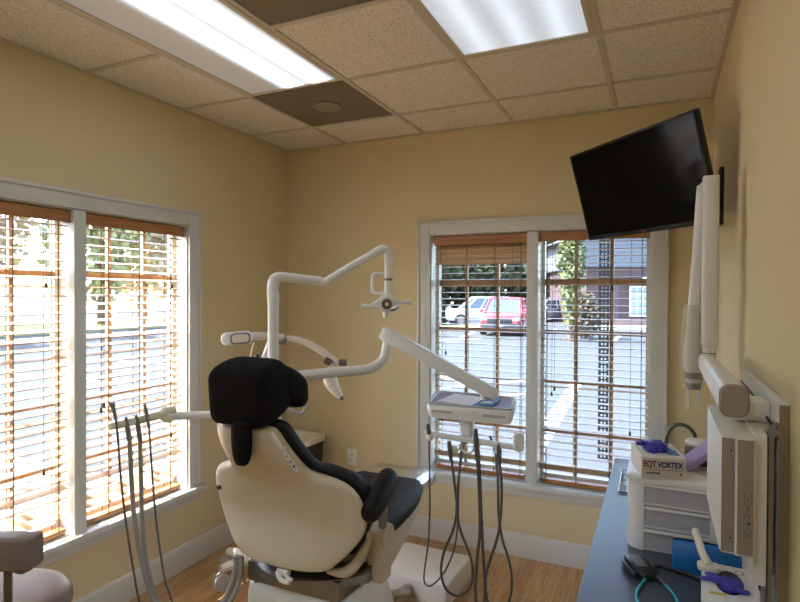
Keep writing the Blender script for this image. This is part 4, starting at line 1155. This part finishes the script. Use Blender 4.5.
def crumple(base, lobes, seed, amp=0.2):
    rng = random.Random(seed)
    q = MB()
    for (x, y, z, rx, ry, rz) in lobes:
        t = bmesh.new()
        bmesh.ops.create_icosphere(t, subdivisions=3, radius=1)
        ph = [rng.uniform(0, 6) for _ in range(6)]
        for v in t.verts:
            c = v.co.copy()
            f = 1 + amp * math.sin(7 * c.x + ph[0]) * math.sin(6 * c.y + ph[1]) + amp * 0.6 * math.sin(11 * c.z + ph[2] + 5 * c.x)
            v.co = Vector((x + c.x * rx * f, y + c.y * ry * f, z + c.z * rz * f))
        q._merge(t, base)
    return q
gl = crumple(Mg @ Matrix.Translation((0, 0, H_)), [(0.062, 0.09, 0.016, 0.036, 0.05, 0.02), (0.022, 0.10, 0.022, 0.024, 0.022, 0.009), (0.085, 0.075, 0.012, 0.02, 0.03, 0.018), (0.05, 0.055, 0.010, 0.022, 0.02, 0.014)], 5)
gl.build('glove_tuft', m_glove, gb, angle=60)

# lavender folder leaning on a brown box behind the glove box
q = MB()
o = tag(q.box(0.094, 0.225, 2.40, 2.49, DT + 0.0005, DT + 0.055, 0.002).build('brown_carton', m_cardbrown), 'small brown carton on the drawer tower behind the lavender card', 'box')
la = Vector((0.100, 2.345, DT + 0.0035)); lb_ = Vector((0.215, 2.345, DT + 0.110))
Ml = frame(la, lb_ - la, (-0.7, -0.28, 0.7))
o = tag(MB().box(0, (lb_ - la).length, -0.03, 0.05, 0.0, 0.022, 0.002, M=Ml).build('lavender_box', m_lav), 'lavender thin carton leaning up on the drawer tower beside the glove box', 'box')

# gooseneck lamp further along the worktop
gn = thing('gooseneck_lamp', 'dark gooseneck with a white oval head, behind the drawer tower', 'lamp', (0.035, 2.9, CZ))
MB().lathe([(0.001, 0.0), (0.05, 0.0), (0.05, 0.012), (0.02, 0.02), (0.012, 0.04), (0.001, 0.04)], (0.035, 2.9, CZ + 0.0005), n=24).build('base', m_alu, gn)
MB().tube([(0.035, 2.9, CZ + 0.03), (0.034, 2.9, 0.88), (0.035, 2.9, 0.975), (0.046, 2.9, 1.02), (0.07, 2.9, 1.048), (0.098, 2.9, 1.055), (0.126, 2.9, 1.045), (0.148, 2.9, 1.02), (0.155, 2.9, 0.995)], 0.0085, n=12).build('neck', m_brownmetal, gn, angle=60)
q = MB().ball((0.165, 2.88, 0.985), 0.055, 0.05, 0.018, n=20)
q.build('lamp_head', m_white, gn, angle=60)

# clear acrylic frame leaning beside the tower
ah = thing('wire_rack', 'small bright metal wire frame left of the drawer tower', 'rack', (-0.148, 2.9, CZ))
V = [Vector((-0.166, 2.80, CZ + 0.006)), Vector((-0.130, 2.81, CZ + 0.006)), Vector((-0.132, 3.02, CZ + 0.05)), Vector((-0.162, 3.02, CZ + 0.05))]
q = MB()
for a, b in zip(V, V[1:] + V[:1]):
    q.cyl(a, b, 0.004, n=10)
for v in V:
    q.ball(v, 0.005, n=8)
q.cyl(V[2], (V[2].x, V[2].y, CZ), 0.004, n=10).cyl(V[3], (V[3].x, V[3].y, CZ), 0.004, n=10)
q.build('frame', m_chrome, ah)
q = MB()
for t_ in (0.25, 0.5, 0.75):
    q.cyl(V[0].lerp(V[3], t_), V[1].lerp(V[2], t_), 0.003, n=8)
q.build('cross_wires', m_chrome, ah)

# blue folded pouch in front of the tower
Mbl = frame((0.042, 2.075, CZ), (1, -0.02, 0), (0, 0.0, 1))
bp_ = MB()
bp_.loft([[Mbl @ Vector((0.105 + x, 0.02 + y, z)) for x, y in rrect(w_, d_, 0.012, 4)] for z, w_, d_ in ((0.001, 0.20, 0.05), (0.02, 0.206, 0.056), (0.075, 0.204, 0.045), (0.10, 0.20, 0.022), (0.105, 0.198, 0.012))])
tag(bp_.build('blue_pouch', m_blue, angle=50), 'bright blue pouch on the worktop in front of the drawer tower', 'pouch')

# white glove box with an oval opening, near the right wall
gx = thing('glove_box', 'white glove box lying with dark oval opening facing up, near the viewer', 'glove box', (0.17, 1.8, CZ))
Mx = frame((0.108, 1.69, CZ), (1, -0.06, 0), (0, 0, 1))
BW_, BD_, BH_ = 0.142, 0.265, 0.104
MB().box(0, BW_, 0, BD_, 0.0005, BH_, 0.002, M=Mx).build('carton', m_card, gx)
op = [(0.070 + 0.036 * math.cos(2 * PI * k / 32), 0.15 + 0.075 * math.sin(2 * PI * k / 32)) for k in range(32)]
MB().prism(op, 0.0008, M=Mx @ Matrix.Translation((0, 0, BH_))).build('opening', m_dark, gx)
q = crumple(Mx @ Matrix.Translation((0, 0, BH_)), [(0.072, 0.125, 0.006, 0.030, 0.045, 0.012)], 8, 0.15)
for pts in ([(0.06, 0.13, 0.010), (0.03, 0.15, 0.012), (0.012, 0.165, 0.007)], [(0.06, 0.12, 0.010), (0.025, 0.125, 0.011), (-0.004, 0.135, 0.004)], [(0.08, 0.10, 0.008), (0.10, 0.09, 0.010), (0.115, 0.10, 0.006)]):
    q.tube(pts, [0.008, 0.007, 0.005], n=10, M=Mx @ Matrix.Translation((0, 0, BH_)))
q.build('glove_tuft', m_glove, gx, angle=60)
q = MB()
random.seed(12)
for k in range(3):
    x = 0.008
    while x < 0.042:
        l_ = random.uniform(0.003, 0.008)
        q.box(x, x + l_, 0.236 + k * 0.009, 0.240 + k * 0.009, BH_, BH_ + 0.0006, M=Mx)
        x += l_ + 0.002
for k in range(12):
    a_ = 2 * PI * k / 12
    q.box(0.097 + 0.010 * math.cos(a_), 0.100 + 0.010 * math.cos(a_), 0.225 + 0.014 * math.sin(a_), 0.229 + 0.014 * math.sin(a_), BH_, BH_ + 0.0006, M=Mx)
q.build('fine_print', m_greyink, gx)
q = MB().box(0.02, 0.06, 0.06, 0.075, BH_, BH_ + 0.0006, M=Mx).box(0.012, 0.02, 0.252, 0.262, BH_, BH_ + 0.0007, M=Mx)
q.build('yellow_print', m_yellow, gx)

# ivory handpiece with a paddle handle lying across the boxes
sp_ = thing('plastic_scoop', 'ivory plastic handle leaning from the near glove box against the control box', 'scoop', (0.12, 1.91, CZ + 0.093))
s0, s1 = Vector((0.1328, 1.9, 0.8485)), Vector((0.1071, 1.98, 0.9157))
s0.z = max(s0.z, CZ + 0.112)
q = MB().tube([s0 + Vector((0.006, -0.006, 0.0)), s0.lerp(s1, 0.3), s0.lerp(s1, 0.65), s1], [0.016, 0.014, 0.0145, 0.015], n=14, flat=0.75)
q.build('handle', m_ivory, sp_, angle=60)
Mq = frame(Vector((0.118, 1.895, CZ + 0.1045)), (1, 0.05, 0), (0, 0, 1))
MB().prism(rrect(0.060, 0.045, 0.012, 4, 0.022, 0.004), 0.014, 0.003, M=Mq).build('foot', m_ivory, sp_)

# black connector with teal cords
bk = Vector((-0.0518, 2.0227, 0.75))
cc = thing('cable_connector', 'black clip shaped connector with a black lead on the worktop', 'connector', (bk.x, bk.y, CZ))
q = MB()
Mc = frame((bk.x, bk.y, CZ + 0.004), Vector((-0.0087, 1.9486, 0.75)) - Vector((-0.0841, 2.1284, 0.75)), (0, 0, 1))
q.loft([[Mc @ Vector((t_, y, 0.013 + z)) for y, z in rrect(w_, h_, 0.006, 3)] for t_, w_, h_ in ((-0.075, 0.040, 0.018), (-0.062, 0.058, 0.028), (-0.015, 0.070, 0.034), (0.045, 0.060, 0.03), (0.075, 0.03, 0.02))])
q.tube([Mc @ Vector(p) for p in ((-0.06, -0.036, 0.010), (-0.01, -0.044, 0.014), (0.055, -0.034, 0.012))], 0.008, n=10)
cb = q.build('body', m_dark, cc, angle=40)
MB().box(-0.05, 0.03, -0.018, 0.014, 0.028, 0.0315, 0.002, M=Mc).build('face', m_midgrey, cc)
q = MB().tube([Mc @ Vector((0.02, 0.03, 0.012)), (-0.0004, 2.0653, 0.742), (0.0331, 2.0704, 0.74), (0.0834, 2.057, 0.74), (0.1256, 2.034, 0.74)], 0.0065, n=10)
q.build('lead', m_dark, cc, angle=60)
q = MB().tube([Mc @ Vector((0.075, -0.01, 0.012)), (-0.0405, 1.9408, 0.737), (-0.0557, 1.867, 0.737), (-0.0509, 1.807, 0.737), (-0.0224, 1.7398, 0.737)], 0.0048, n=10)
tag(q.build('teal_cord', m_teal, angle=60), 'teal cord running from the black connector along the worktop edge', 'cord')
tc2 = thing('teal_cord', 'teal cord with a silver plug lying loose on the worktop', 'cord', ((0.0315, 1.9359, 0.73)))
MB().tube([(0.0203, 1.9559, 0.737), (0.037, 1.9238, 0.737), (0.0526, 1.8804, 0.737), (0.0612, 1.8017, 0.737)], 0.0045, n=10).build('lead', m_teal, tc2, angle=60)
MB().tube([(-0.0001, 2.0, 0.738), (0.0117, 1.9703, 0.738), (0.0231, 1.9483, 0.738)], [0.004, 0.0065, 0.006], n=10).build('plug', m_alu, tc2)
# dark cable down the face of the wall board
q = MB().tube([(0.2048, 1.62, 0.9956), (0.2172, 1.6, 0.9724), (0.2256, 1.57, 0.9493), (0.2356, 1.54, 0.9144)], 0.004, n=8)
tag(q.build('dark_cable', m_dark, angle=60), 'thin dark cable hanging beside the near glove box along the wall board', 'cable')

# ------------------------------------------------------------------ outside
GZ = -0.10
def ground_mat(name, c, n=0.12, sc=1.5):
    return mat(name, c, 0.85, noise=n, nscale=sc, bump=0.3, bscale=60, spec=0.2)
m_asph = ground_mat('sun bleached asphalt', S(57, 61, 64))
m_conc2 = ground_mat('bounce pale concrete lot', S(206, 202, 194), 0.08)  # lot colour raised so it bounces more daylight up to the ceiling
m_conc = ground_mat('pale concrete', S(198, 192, 180), 0.06)
m_grass = ground_mat('dry grass', S(150, 146, 84), 0.25, 6)
m_line = mat('white road paint', S(180, 182, 182), 0.7)
m_mulch = ground_mat('brown mulch', S(126, 96, 78), 0.3, 9)
struct('parking_lot', MB().box(-60, 40, YB + T, 110, GZ - 0.2, GZ), m_asph)
struct('side_lot', MB().box(-60, XL - T, -60, YB + T, GZ - 0.2, GZ), m_conc2)
struct('sidewalk', MB().box(XL - T - 1.6, 12, YB + T + 0.5, YB + T + 1.7, GZ, GZ + 0.05, 0.01).box(XL - T - 1.9, XL - T - 0.5, -30, YB + T + 0.5, GZ, GZ + 0.05, 0.01), m_conc)
struct('planting_strip', MB().box(XL - T - 0.5, 12, YB + T, YB + T + 0.5, GZ, GZ + 0.04).box(XL - T - 0.5, XL - T, -30, YB + T, GZ, GZ + 0.04), m_mulch)
def stripe(a, b, w_):
    a, b = Vector(a), Vector(b)
    d = (b - a).normalized(); n = Vector((-d.y, d.x, 0)) * w_ / 2
    q = MB()
    q.prism([((a - n).x, (a - n).y), ((b - n).x, (b - n).y), ((b + n).x, (b + n).y), ((a + n).x, (a + n).y)], 0.006, M=Matrix.Translation((0, 0, GZ + 0.0005)))
    return struct('parking_line', q, m_line)
stripe((-1.2739, 6.4752, -0.1), (-1.4914, 11.5344, -0.1), 0.22)
stripe((-3.7729, 9.744, -0.1), (-2.4707, 11.4797, -0.1), 0.12)
stripe((-5.0712, 12.0561, -0.1), (-3.3085, 10.3594, -0.1), 0.12)
stripe((-2.6739, 9.2671, -0.1), (-1.9575, 10.2809, -0.1), 0.12)
stripe((-4.5847, 23.9956, -0.1), (-4.9371, 30.1827, -0.1), 0.14)
stripe((-1.5945, 22.7174, -0.1), (-1.5588, 27.7092, -0.1), 0.14)
stripe((-8.9682, 19.341, -0.1), (-6.5342, 21.7359, -0.1), 0.14)
stripe((-7.4197, 21.8568, -0.1), (-8.3304, 27.3536, -0.1), 0.14)
for k in range(7):
    y = -6 + k * 2.7
    stripe((-8.5, y, 0), (-13.5, y, 0), 0.12)
# grass island by the white car and the far verge
def slab(name, pts, h, m):
    return struct(name, MB().prism([(p[0], p[1]) for p in pts], h, M=Matrix.Translation((0, 0, GZ))), m)
slab('grass_verge', [(-11.677, 22.9873, -0.1), (-8.0957, 26.5838, -0.1), (-8.7879, 29.5961, -0.1), (-13.4501, 26.4757, -0.1)], 0.12, m_grass)
slab('far_verge', [(-60, 45.5), (-3.8, 52), (-3.8, 60), (-60, 60)], 0.15, m_grass)
slab('side_verge', [(-24, -40), (-24, 30), (-34, 30), (-34, -40)], 0.12, m_grass)
slab('far_curb', [(-4.2, 30.0), (3.5, 33.5), (3.2, 34.6), (-4.5, 31.2)], 0.16, m_conc)

m_leaf = [mat('leaf dark', S(36, 50, 32), 0.7, noise=0.35, nscale=1.5), mat('leaf mid', S(52, 66, 38), 0.7, noise=0.35, nscale=1.5), mat('leaf bright', S(78, 90, 44), 0.7, noise=0.3, nscale=2.5), mat('leaf brown', S(78, 70, 56), 0.8, noise=0.3, nscale=1.5)]
m_leafL = [mat('leaf hazy brown', S(176, 158, 132), 0.8, noise=0.3, nscale=2), mat('leaf hazy green', S(150, 150, 104), 0.8, noise=0.3, nscale=2)]  # haze painted into the leaf colour, lifting the backlit shaded sides
m_bark = mat('bark', S(92, 76, 62), 0.9, noise=0.3, nscale=5)
def tree(name, label, cat, x, y, h, r, seed, m, n=900, base=0.25, ls=0.35, group=None, sq=1.0):
    rng = random.Random(seed)
    t = thing(name, label, cat, (x, y, GZ), group)
    q = MB()
    q.tube([(x, y, GZ), (x + rng.uniform(-.1, .1), y, GZ + h * 0.4), (x + rng.uniform(-.2, .2), y, GZ + h * 0.8)], [max(0.05, h * 0.022), h * 0.016, h * 0.006], n=8)
    q.build('trunk', m_bark, t)
    q = MB()
    blobs = [(rng.uniform(-0.5, 0.5) * r, rng.uniform(-0.5, 0.5) * r, rng.uniform(base + 0.1, 0.85) * h, rng.uniform(0.35, 0.6) * r) for _ in range(9)]
    cz, rz = h * (1 + base) / 2, h * (1 - base) / 2
    for k in range(n):
        while True:
            u = Vector((rng.uniform(-1, 1), rng.uniform(-1, 1), rng.uniform(-1, 1)))
            if 0.25 < u.length < 1:
                break
        tp = 1.0 - 0.35 * max(0, u.z) * sq
        wob = 0.8 + 0.25 * math.sin(5 * u.x + seed) * math.sin(4 * u.z + seed * 2) + 0.15 * math.sin(9 * u.y + seed)
        c = Vector((x + u.x * r * tp * wob, y + u.y * r * tp * wob, GZ + cz + u.z * rz * (0.9 + 0.12 * wob)))
        a = Vector((rng.uniform(-1, 1), rng.uniform(-1, 1), rng.uniform(-1, 1))).normalized() * ls * rng.uniform(0.6, 1.2)
        b = a.cross(Vector((rng.uniform(-1, 1), rng.uniform(-1, 1), rng.uniform(-1, 1)))).normalized() * ls * rng.uniform(0.4, 0.8)
        q.quad(c - a, c - b, c + a, c + b)
    q.build('foliage', m, t, angle=180)
    return t
# woods beyond the lot, seen through the back window
for k, (px, d, h, r, mi) in enumerate([(-22.26, 44.79, 9, 4.2, 0), (-17.88, 43.52, 8.5, 4.0, 1), (-17.25, 49.32, 9.5, 4.2, 0), (-13.51, 46.65, 9, 4.0, 1), (-12.02, 51.75, 9, 4.2, 0), (-9.1, 49.79, 8.8, 3.8, 0), (-8.02, 55.81, 10, 4.2, 1), (-5.86, 59.01, 10, 4.2, 0)]):
    p = Vector((px, d, 0))
    tree('woodland_tree', 'leafy tree in the row beyond the parked cars', 'tree', p.x, p.y, h, r, 20 + k, m_leaf[mi], n=1700, base=0.02, ls=0.42, group='trees beyond the parked cars', sq=0.5)
p = Vector((-3.081, 22.263, 0.0))
tree('slim_tree', 'tall slim yellow-green tree in front of the building', 'tree', p.x, p.y, 5.2, 0.62, 71, m_leaf[2], n=1500, base=0.06, ls=0.11, sq=0.4)
p = Vector((-2.774, 24.058, 0.0))
tree('shrub', 'rounded dusty shrub beside the slim yellow-green tree', 'shrub', p.x, p.y, 1.9, 0.85, 73, m_leaf[3], n=1300, base=0.02, ls=0.10, sq=0.3)
# woods to the left
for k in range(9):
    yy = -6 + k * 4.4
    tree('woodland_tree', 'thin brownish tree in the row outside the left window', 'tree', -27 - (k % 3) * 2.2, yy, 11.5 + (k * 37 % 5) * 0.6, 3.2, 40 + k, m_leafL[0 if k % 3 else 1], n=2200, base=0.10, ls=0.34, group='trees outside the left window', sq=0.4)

# perforated sign post close to the back window
pp = Vector((-0.536, 6.311, 0.0))
sg = thing('sign_post', 'dark green perforated steel sign post just outside the back window', 'post', (pp.x, pp.y, GZ))
m_green = mat('dark green steel', S(14, 20, 19), 0.9, spec=0.1)
q = MB()
hw = 0.040
z = GZ
for sx in (-1, 1):
    q.box(pp.x + sx * hw - 0.012, pp.x + sx * hw + 0.012, pp.y - 0.004, pp.y + 0.004, GZ, 2.9)
q.box(pp.x - 0.006, pp.x + 0.006, pp.y + 0.012, pp.y + 0.018, GZ, 2.9)
for k in range(75):
    zz = GZ + 0.01 + k * 0.04
    q.box(pp.x - hw, pp.x + hw, pp.y - 0.003, pp.y + 0.003, zz, zz + 0.017)
q.build('channel', m_green, sg)
q = MB().box(pp.x - 0.35, pp.x + 0.35, pp.y - 0.008, pp.y - 0.005, 2.45, 2.9, 0.001)
q.build('sign_back', m_alu, sg)

# brick building across the lot
bo = Vector((-3.8943, 35.2893, -0.1))
bd0 = Vector((-3.928, 34.544, 0.0))
m_brick = bpy.data.materials.new('plum brick'); m_brick.use_nodes = True
nt = m_brick.node_tree; tcn = nt.nodes.new('ShaderNodeTexCoord'); brn = nt.nodes.new('ShaderNodeTexBrick')
mpn = nt.nodes.new('ShaderNodeMapping'); mpn.inputs['Rotation'].default_value = (PI / 2, 0, 0)
brn.inputs['Scale'].default_value = 4.0; brn.inputs['Color1'].default_value = S(62, 42, 46); brn.inputs['Color2'].default_value = S(50, 34, 40); brn.inputs['Mortar'].default_value = S(76, 64, 64)
nt.links.new(tcn.outputs['Object'], mpn.inputs['Vector']); nt.links.new(mpn.outputs['Vector'], brn.inputs['Vector'])
nt.links.new(brn.outputs['Color'], nt.nodes['Principled BSDF'].inputs['Base Color']); nt.nodes['Principled BSDF'].inputs['Roughness'].default_value = 0.85
m_siding = mat('grey lap siding', S(84, 88, 94), 0.7)
Bx = Vector((0.9075, 0.4209, 0)); By = Vector((-0.4209, 0.9075, 0))
MBd = frame((bd0.x, bd0.y, GZ), Bx, (0, 0, 1))
bl = thing('brick_building', 'plum brick building with grey siding across the parking lot', 'building', (bd0.x, bd0.y, GZ))
MB().box(0, 14, 0, 8, 0, 3.45, M=MBd).build('wall', m_brick, bl)
q = MB().box(-0.25, 14.2, -0.25, 8.2, 3.45, 5.2, M=MBd)
for k in range(8):
    q.box(-0.28, 14.2, -0.28, -0.24, 3.5 + k * 0.21, 3.52 + k * 0.21, M=MBd)
q.build('siding', m_siding, bl)
q = MB().prism([(-0.8, 5.2), (14.8, 5.2), (7.0, 8.4)], 8.8, M=MBd @ Matrix(((1, 0, 0, 0), (0, 0, -1, 8.4), (0, 1, 0, 0), (0, 0, 0, 1))))
q.build('roof', mat('grey shingle', S(96, 94, 96), 0.9, noise=0.2, nscale=4), bl)
q = MB().box(2.55, 4.05, -0.06, 0.02, 0.55, 2.35, M=MBd)
wf = q.build('window', m_white, bl)
MB().box(2.65, 3.95, -0.075, -0.055, 0.63, 2.27, M=MBd).build('pane', mat('pale blue pane', S(110, 136, 150), 0.2), wf)
q = MB()
for k in range(1, 4):
    q.box(2.65 + k * 0.325 - 0.02, 2.65 + k * 0.325 + 0.02, -0.09, -0.07, 0.63, 2.27, M=MBd)
for k in range(1, 4):
    q.box(2.65, 3.95, -0.09, -0.07, 0.63 + k * 0.41 - 0.02, 0.63 + k * 0.41 + 0.02, M=MBd)
q.build('glazing_bars', m_white, wf)
MB().prism([(2.3, 2.45), (4.6, 2.45), (4.6, 2.75), (3.6, 2.95)], 0.7, M=MBd @ Matrix(((1, 0, 0, 0), (0, 0, -1, 0.0), (0, 1, 0, 0), (0, 0, 0, 1)))).build('awning', m_white, bl)
MB().box(-0.05, 14.05, -0.12, 0.0, 0, 0.42, M=MBd).build('plinth', mat('pink brick plinth', S(130, 100, 94), 0.8, noise=0.1, nscale=8), bl)
MB().box(0.9, 1.9, -0.05, 0.02, 0.42, 2.4, M=MBd).build('door', mat('dark plum door', S(64, 46, 56), 0.5), bl)

# parked cars
m_tyre = mat('tyre rubber', S(36, 36, 38), 0.8)
m_carglass = mat('car glass', S(60, 78, 92), 0.08, spec=0.8)
m_headl = mat('headlight plastic', S(226, 230, 232), 0.15)
def car(name, label, pos, heading, body, L=4.6, Wd=1.86, H=1.68, seats='suv'):
    """heading: direction the front points to, angle about Z"""
    t = thing(name, label, 'car', (pos.x, pos.y, GZ), None)
    M = Matrix.Translation((pos.x, pos.y, GZ)) @ Matrix.Rotation(heading, 4, 'Z')
    hw = Wd / 2
    q = MB()
    def rg(x, w_, z0, z1, r=0.12):
        return [M @ Vector((x, y, (z0 + z1) / 2 + z)) for y, z in rrect(2 * w_, z1 - z0, r, 4)]
    f = L / 2
    bd_ = H * 0.60
    q.loft([rg(-f, hw * 0.80, 0.42, bd_ - 0.12), rg(-f + 0.12, hw * 0.93, 0.34, bd_), rg(-f + 0.6, hw, 0.28, bd_ + 0.03), rg(0, hw, 0.26, bd_), rg(f * 0.42, hw, 0.26, bd_ - 0.02), rg(f * 0.62, hw * 0.99, 0.26, bd_ - 0.05),
            rg(f - 0.28, hw * 0.96, 0.28, bd_ - 0.08), rg(f - 0.08, hw * 0.90, 0.34, bd_ - 0.14), rg(f, hw * 0.80, 0.42, bd_ - 0.20, 0.08)])
    q.build('body', body, t, angle=50)
    def gh(x, w_, z):
        return [(x, w_, z), (x, -w_, z)]
    xb, xf = -f + 0.25, f * 0.46
    lo = [M @ Vector(p) for p in ((xb, hw * 0.90, bd_ - 0.01), (xb, -hw * 0.90, bd_ - 0.01), (xf, -hw * 0.90, bd_ - 0.04), (xf, hw * 0.90, bd_ - 0.04))]
    hi = [M @ Vector(p) for p in ((xb + 0.42, hw * 0.72, H - 0.06), (xb + 0.42, -hw * 0.72, H - 0.06), (xf - 0.72, -hw * 0.72, H - 0.06), (xf - 0.72, hw * 0.72, H - 0.06))]
    q = MB().loft([lo, hi]); q.build('windows', m_carglass, t, angle=20)
    q = MB().loft([[h_ + (M.to_3x3() @ Vector((0, 0, dz))) + (h_ - sum(hi, Vector()) / 4) * s_ for h_ in hi] for dz, s_ in ((-0.03, 0.05), (0.03, 0.04), (0.06, -0.12))])
    q.build('roof', body, t, angle=30)
    q = MB()
    for a, b in zip(lo, hi):
        q.tube([a, b], 0.055, n=8, smooth=False)
    for sy in (-1, 1):
        for u in (0.40, 0.72):
            q.tube([M @ Vector((xb + (xf - xb) * u, sy * hw * 0.905, bd_ - 0.02)), M @ Vector((xb + 0.42 + (xf - 0.72 - xb - 0.42) * u, sy * hw * 0.725, H - 0.06))], 0.035, n=6, smooth=False)
    q.build('pillars', body, t)
    for sx in (-1, 1):
        for sy in (-1, 1):
            o = Vector((sx * L * 0.30, sy * (hw - 0.10), 0.34))
            wq = MB()
            wq.cyl(M @ (o + Vector((0, -0.115, 0))), M @ (o + Vector((0, 0.115, 0))), 0.34, n=24)
            wo = wq.build('wheel', m_tyre, t)
            MB().cyl(M @ (o + Vector((0, sy * 0.10, 0))), M @ (o + Vector((0, sy * 0.122, 0))), 0.22, n=20).build('rim', m_alu, wo)
    q = MB().box(f - 0.14, f + 0.02, -hw * 0.58, hw * 0.58, 0.56, bd_ - 0.22, 0.02, M=M).build('grille', m_dark, t)
    q = MB().box(f - 0.22, f + 0.03, -hw * 0.88, hw * 0.88, 0.22, 0.56, 0.05, M=M).build('bumper', m_dark, t)
    MB().box(f + 0.03, f + 0.042, -0.14, 0.14, 0.42, 0.50, M=M).build('number_plate', m_card, t)
    for sy in (-1, 1):
        MB().box(f - 0.28, f + 0.005, min(sy * hw * 0.52, sy * hw * 0.88), max(sy * hw * 0.52, sy * hw * 0.88), bd_ - 0.34, bd_ - 0.20, 0.04, M=M).build('headlight', m_headl, t)
        MB().box(xf - 0.22, xf - 0.10, min(sy * hw * 0.95, sy * (hw + 0.16)), max(sy * hw * 0.95, sy * (hw + 0.16)), bd_ - 0.02, bd_ + 0.13, 0.03, M=M).build('mirror', body, t)
        MB().box(-f + 0.02, -f + 0.16, min(sy * hw * 0.62, sy * hw * 0.92), max(sy * hw * 0.62, sy * hw * 0.92), bd_ - 0.36, bd_ - 0.10, 0.03, M=M).build('tail_light', m_led, t)
    return t
m_red = mat('red car paint', S(150, 24, 36), 0.25, coat=0.6)
m_wcar = mat('white car paint', S(176, 178, 180), 0.25, coat=0.5)
m_scar = mat('silver car paint', S(150, 156, 162), 0.25, 0.3, coat=0.5)
yaw_to_cam = lambda p: math.atan2(-p.y, -p.x)
p = Vector((-6.517, 25.848, 0.0)); p.z = 0
car('red_car', 'red compact car parked facing the window', p, yaw_to_cam(p) - 0.12, m_red)
p = Vector((-9.602, 31.913, 0.0))
car('white_car', 'white car parked side on, left of the red car', p, yaw_to_cam(p) - 1.30, m_wcar)
p = Vector((-7.395, 39.001, 0.0))
car('white_car', 'pale car parked far behind, right of the red car and the white mullion', p, yaw_to_cam(p) - 0.55, m_scar, H=1.5)
p = Vector((-7.643, 47.153, 0.0))
car('white_car', 'white car farthest back, partly behind the slim yellow-green tree', p, yaw_to_cam(p) - 0.8, m_wcar, H=1.5)
pq = Vector((-10.503, 28.186, 0.0))
hp2 = thing('utility_pole', 'short dark post at the front of the white car outside', 'post', (pq.x, pq.y, GZ))
MB().lathe([(0.001, 0.0), (0.11, 0.0), (0.11, 1.5), (0.06, 1.6), (0.001, 1.62)], (pq.x, pq.y, GZ), n=14).build('shaft', m_green, hp2)

# ------------------------------------------------------------------ camera
cam = bpy.data.cameras.new('camera')
co = bpy.data.objects.new('camera', cam)
COL.objects.link(co)
cam.sensor_width = 36.0
cam.lens = F_PX / 800.0 * 36.0
cam.clip_start = 0.02; cam.clip_end = 400
fwd0 = Vector((-math.sin(YAW), math.cos(YAW), 0)); rgt0 = Vector((math.cos(YAW), math.sin(YAW), 0)); up0 = Vector((0, 0, 1))
fw_ = fwd0 * math.cos(PIT) + up0 * math.sin(PIT); up_ = up0 * math.cos(PIT) - fwd0 * math.sin(PIT)
rr_ = rgt0 * math.cos(ROL) + up_ * -0.0
xr2 = rgt0 * math.cos(ROL) + up_ * math.sin(ROL); up2 = up_ * math.cos(ROL) - rgt0 * math.sin(ROL)
co.matrix_world = Matrix(((xr2.x, up2.x, -fw_.x, 0), (xr2.y, up2.y, -fw_.y, 0), (xr2.z, up2.z, -fw_.z, H_CAM), (0, 0, 0, 1)))
SC.camera = co

# ------------------------------------------------------------------ light: sky, sun, the room's lamps
wd = bpy.data.worlds.new('sky'); SC.world = wd; wd.use_nodes = True
nt = wd.node_tree; bg = nt.nodes['Background']
sk = nt.nodes.new('ShaderNodeTexSky'); sk.sky_type = 'NISHITA'; sk.sun_disc = False
SUN = Vector((0.60, 0.25, -0.75)).normalized()
sk.sun_elevation = math.asin(-SUN.z); sk.sun_rotation = math.atan2(-SUN.x, -SUN.y)
sk.air_density = 1.0; sk.dust_density = 1.5
nt.links.new(sk.outputs[0], bg.inputs['Color']); bg.inputs['Strength'].default_value = SKY
sl = bpy.data.lights.new('sun', 'SUN'); sl.energy = SUNE; sl.angle = math.radians(0.55); sl.color = (1.0, 0.98, 0.94)
so_ = bpy.data.objects.new('sun', sl); COL.objects.link(so_)
so_.location = (-20, -8, 25)
so_.rotation_euler = SUN.to_track_quat('-Z', 'Y').to_euler()
SC.view_settings.view_transform = 'Standard'
SC.view_settings.look = 'None'
SC.view_settings.exposure = EXPO
SC.view_settings.gamma = 1.0
SC.view_settings.use_curve_mapping = False
try:
    SC.cycles.use_denoising = True
    SC.cycles.max_bounces = 10
    SC.cycles.diffuse_bounces = 6
    SC.cycles.transparent_max_bounces = 16
    SC.cycles.caustics_reflective = False
    SC.cycles.sample_clamp_indirect = 6.0
except Exception:
    pass
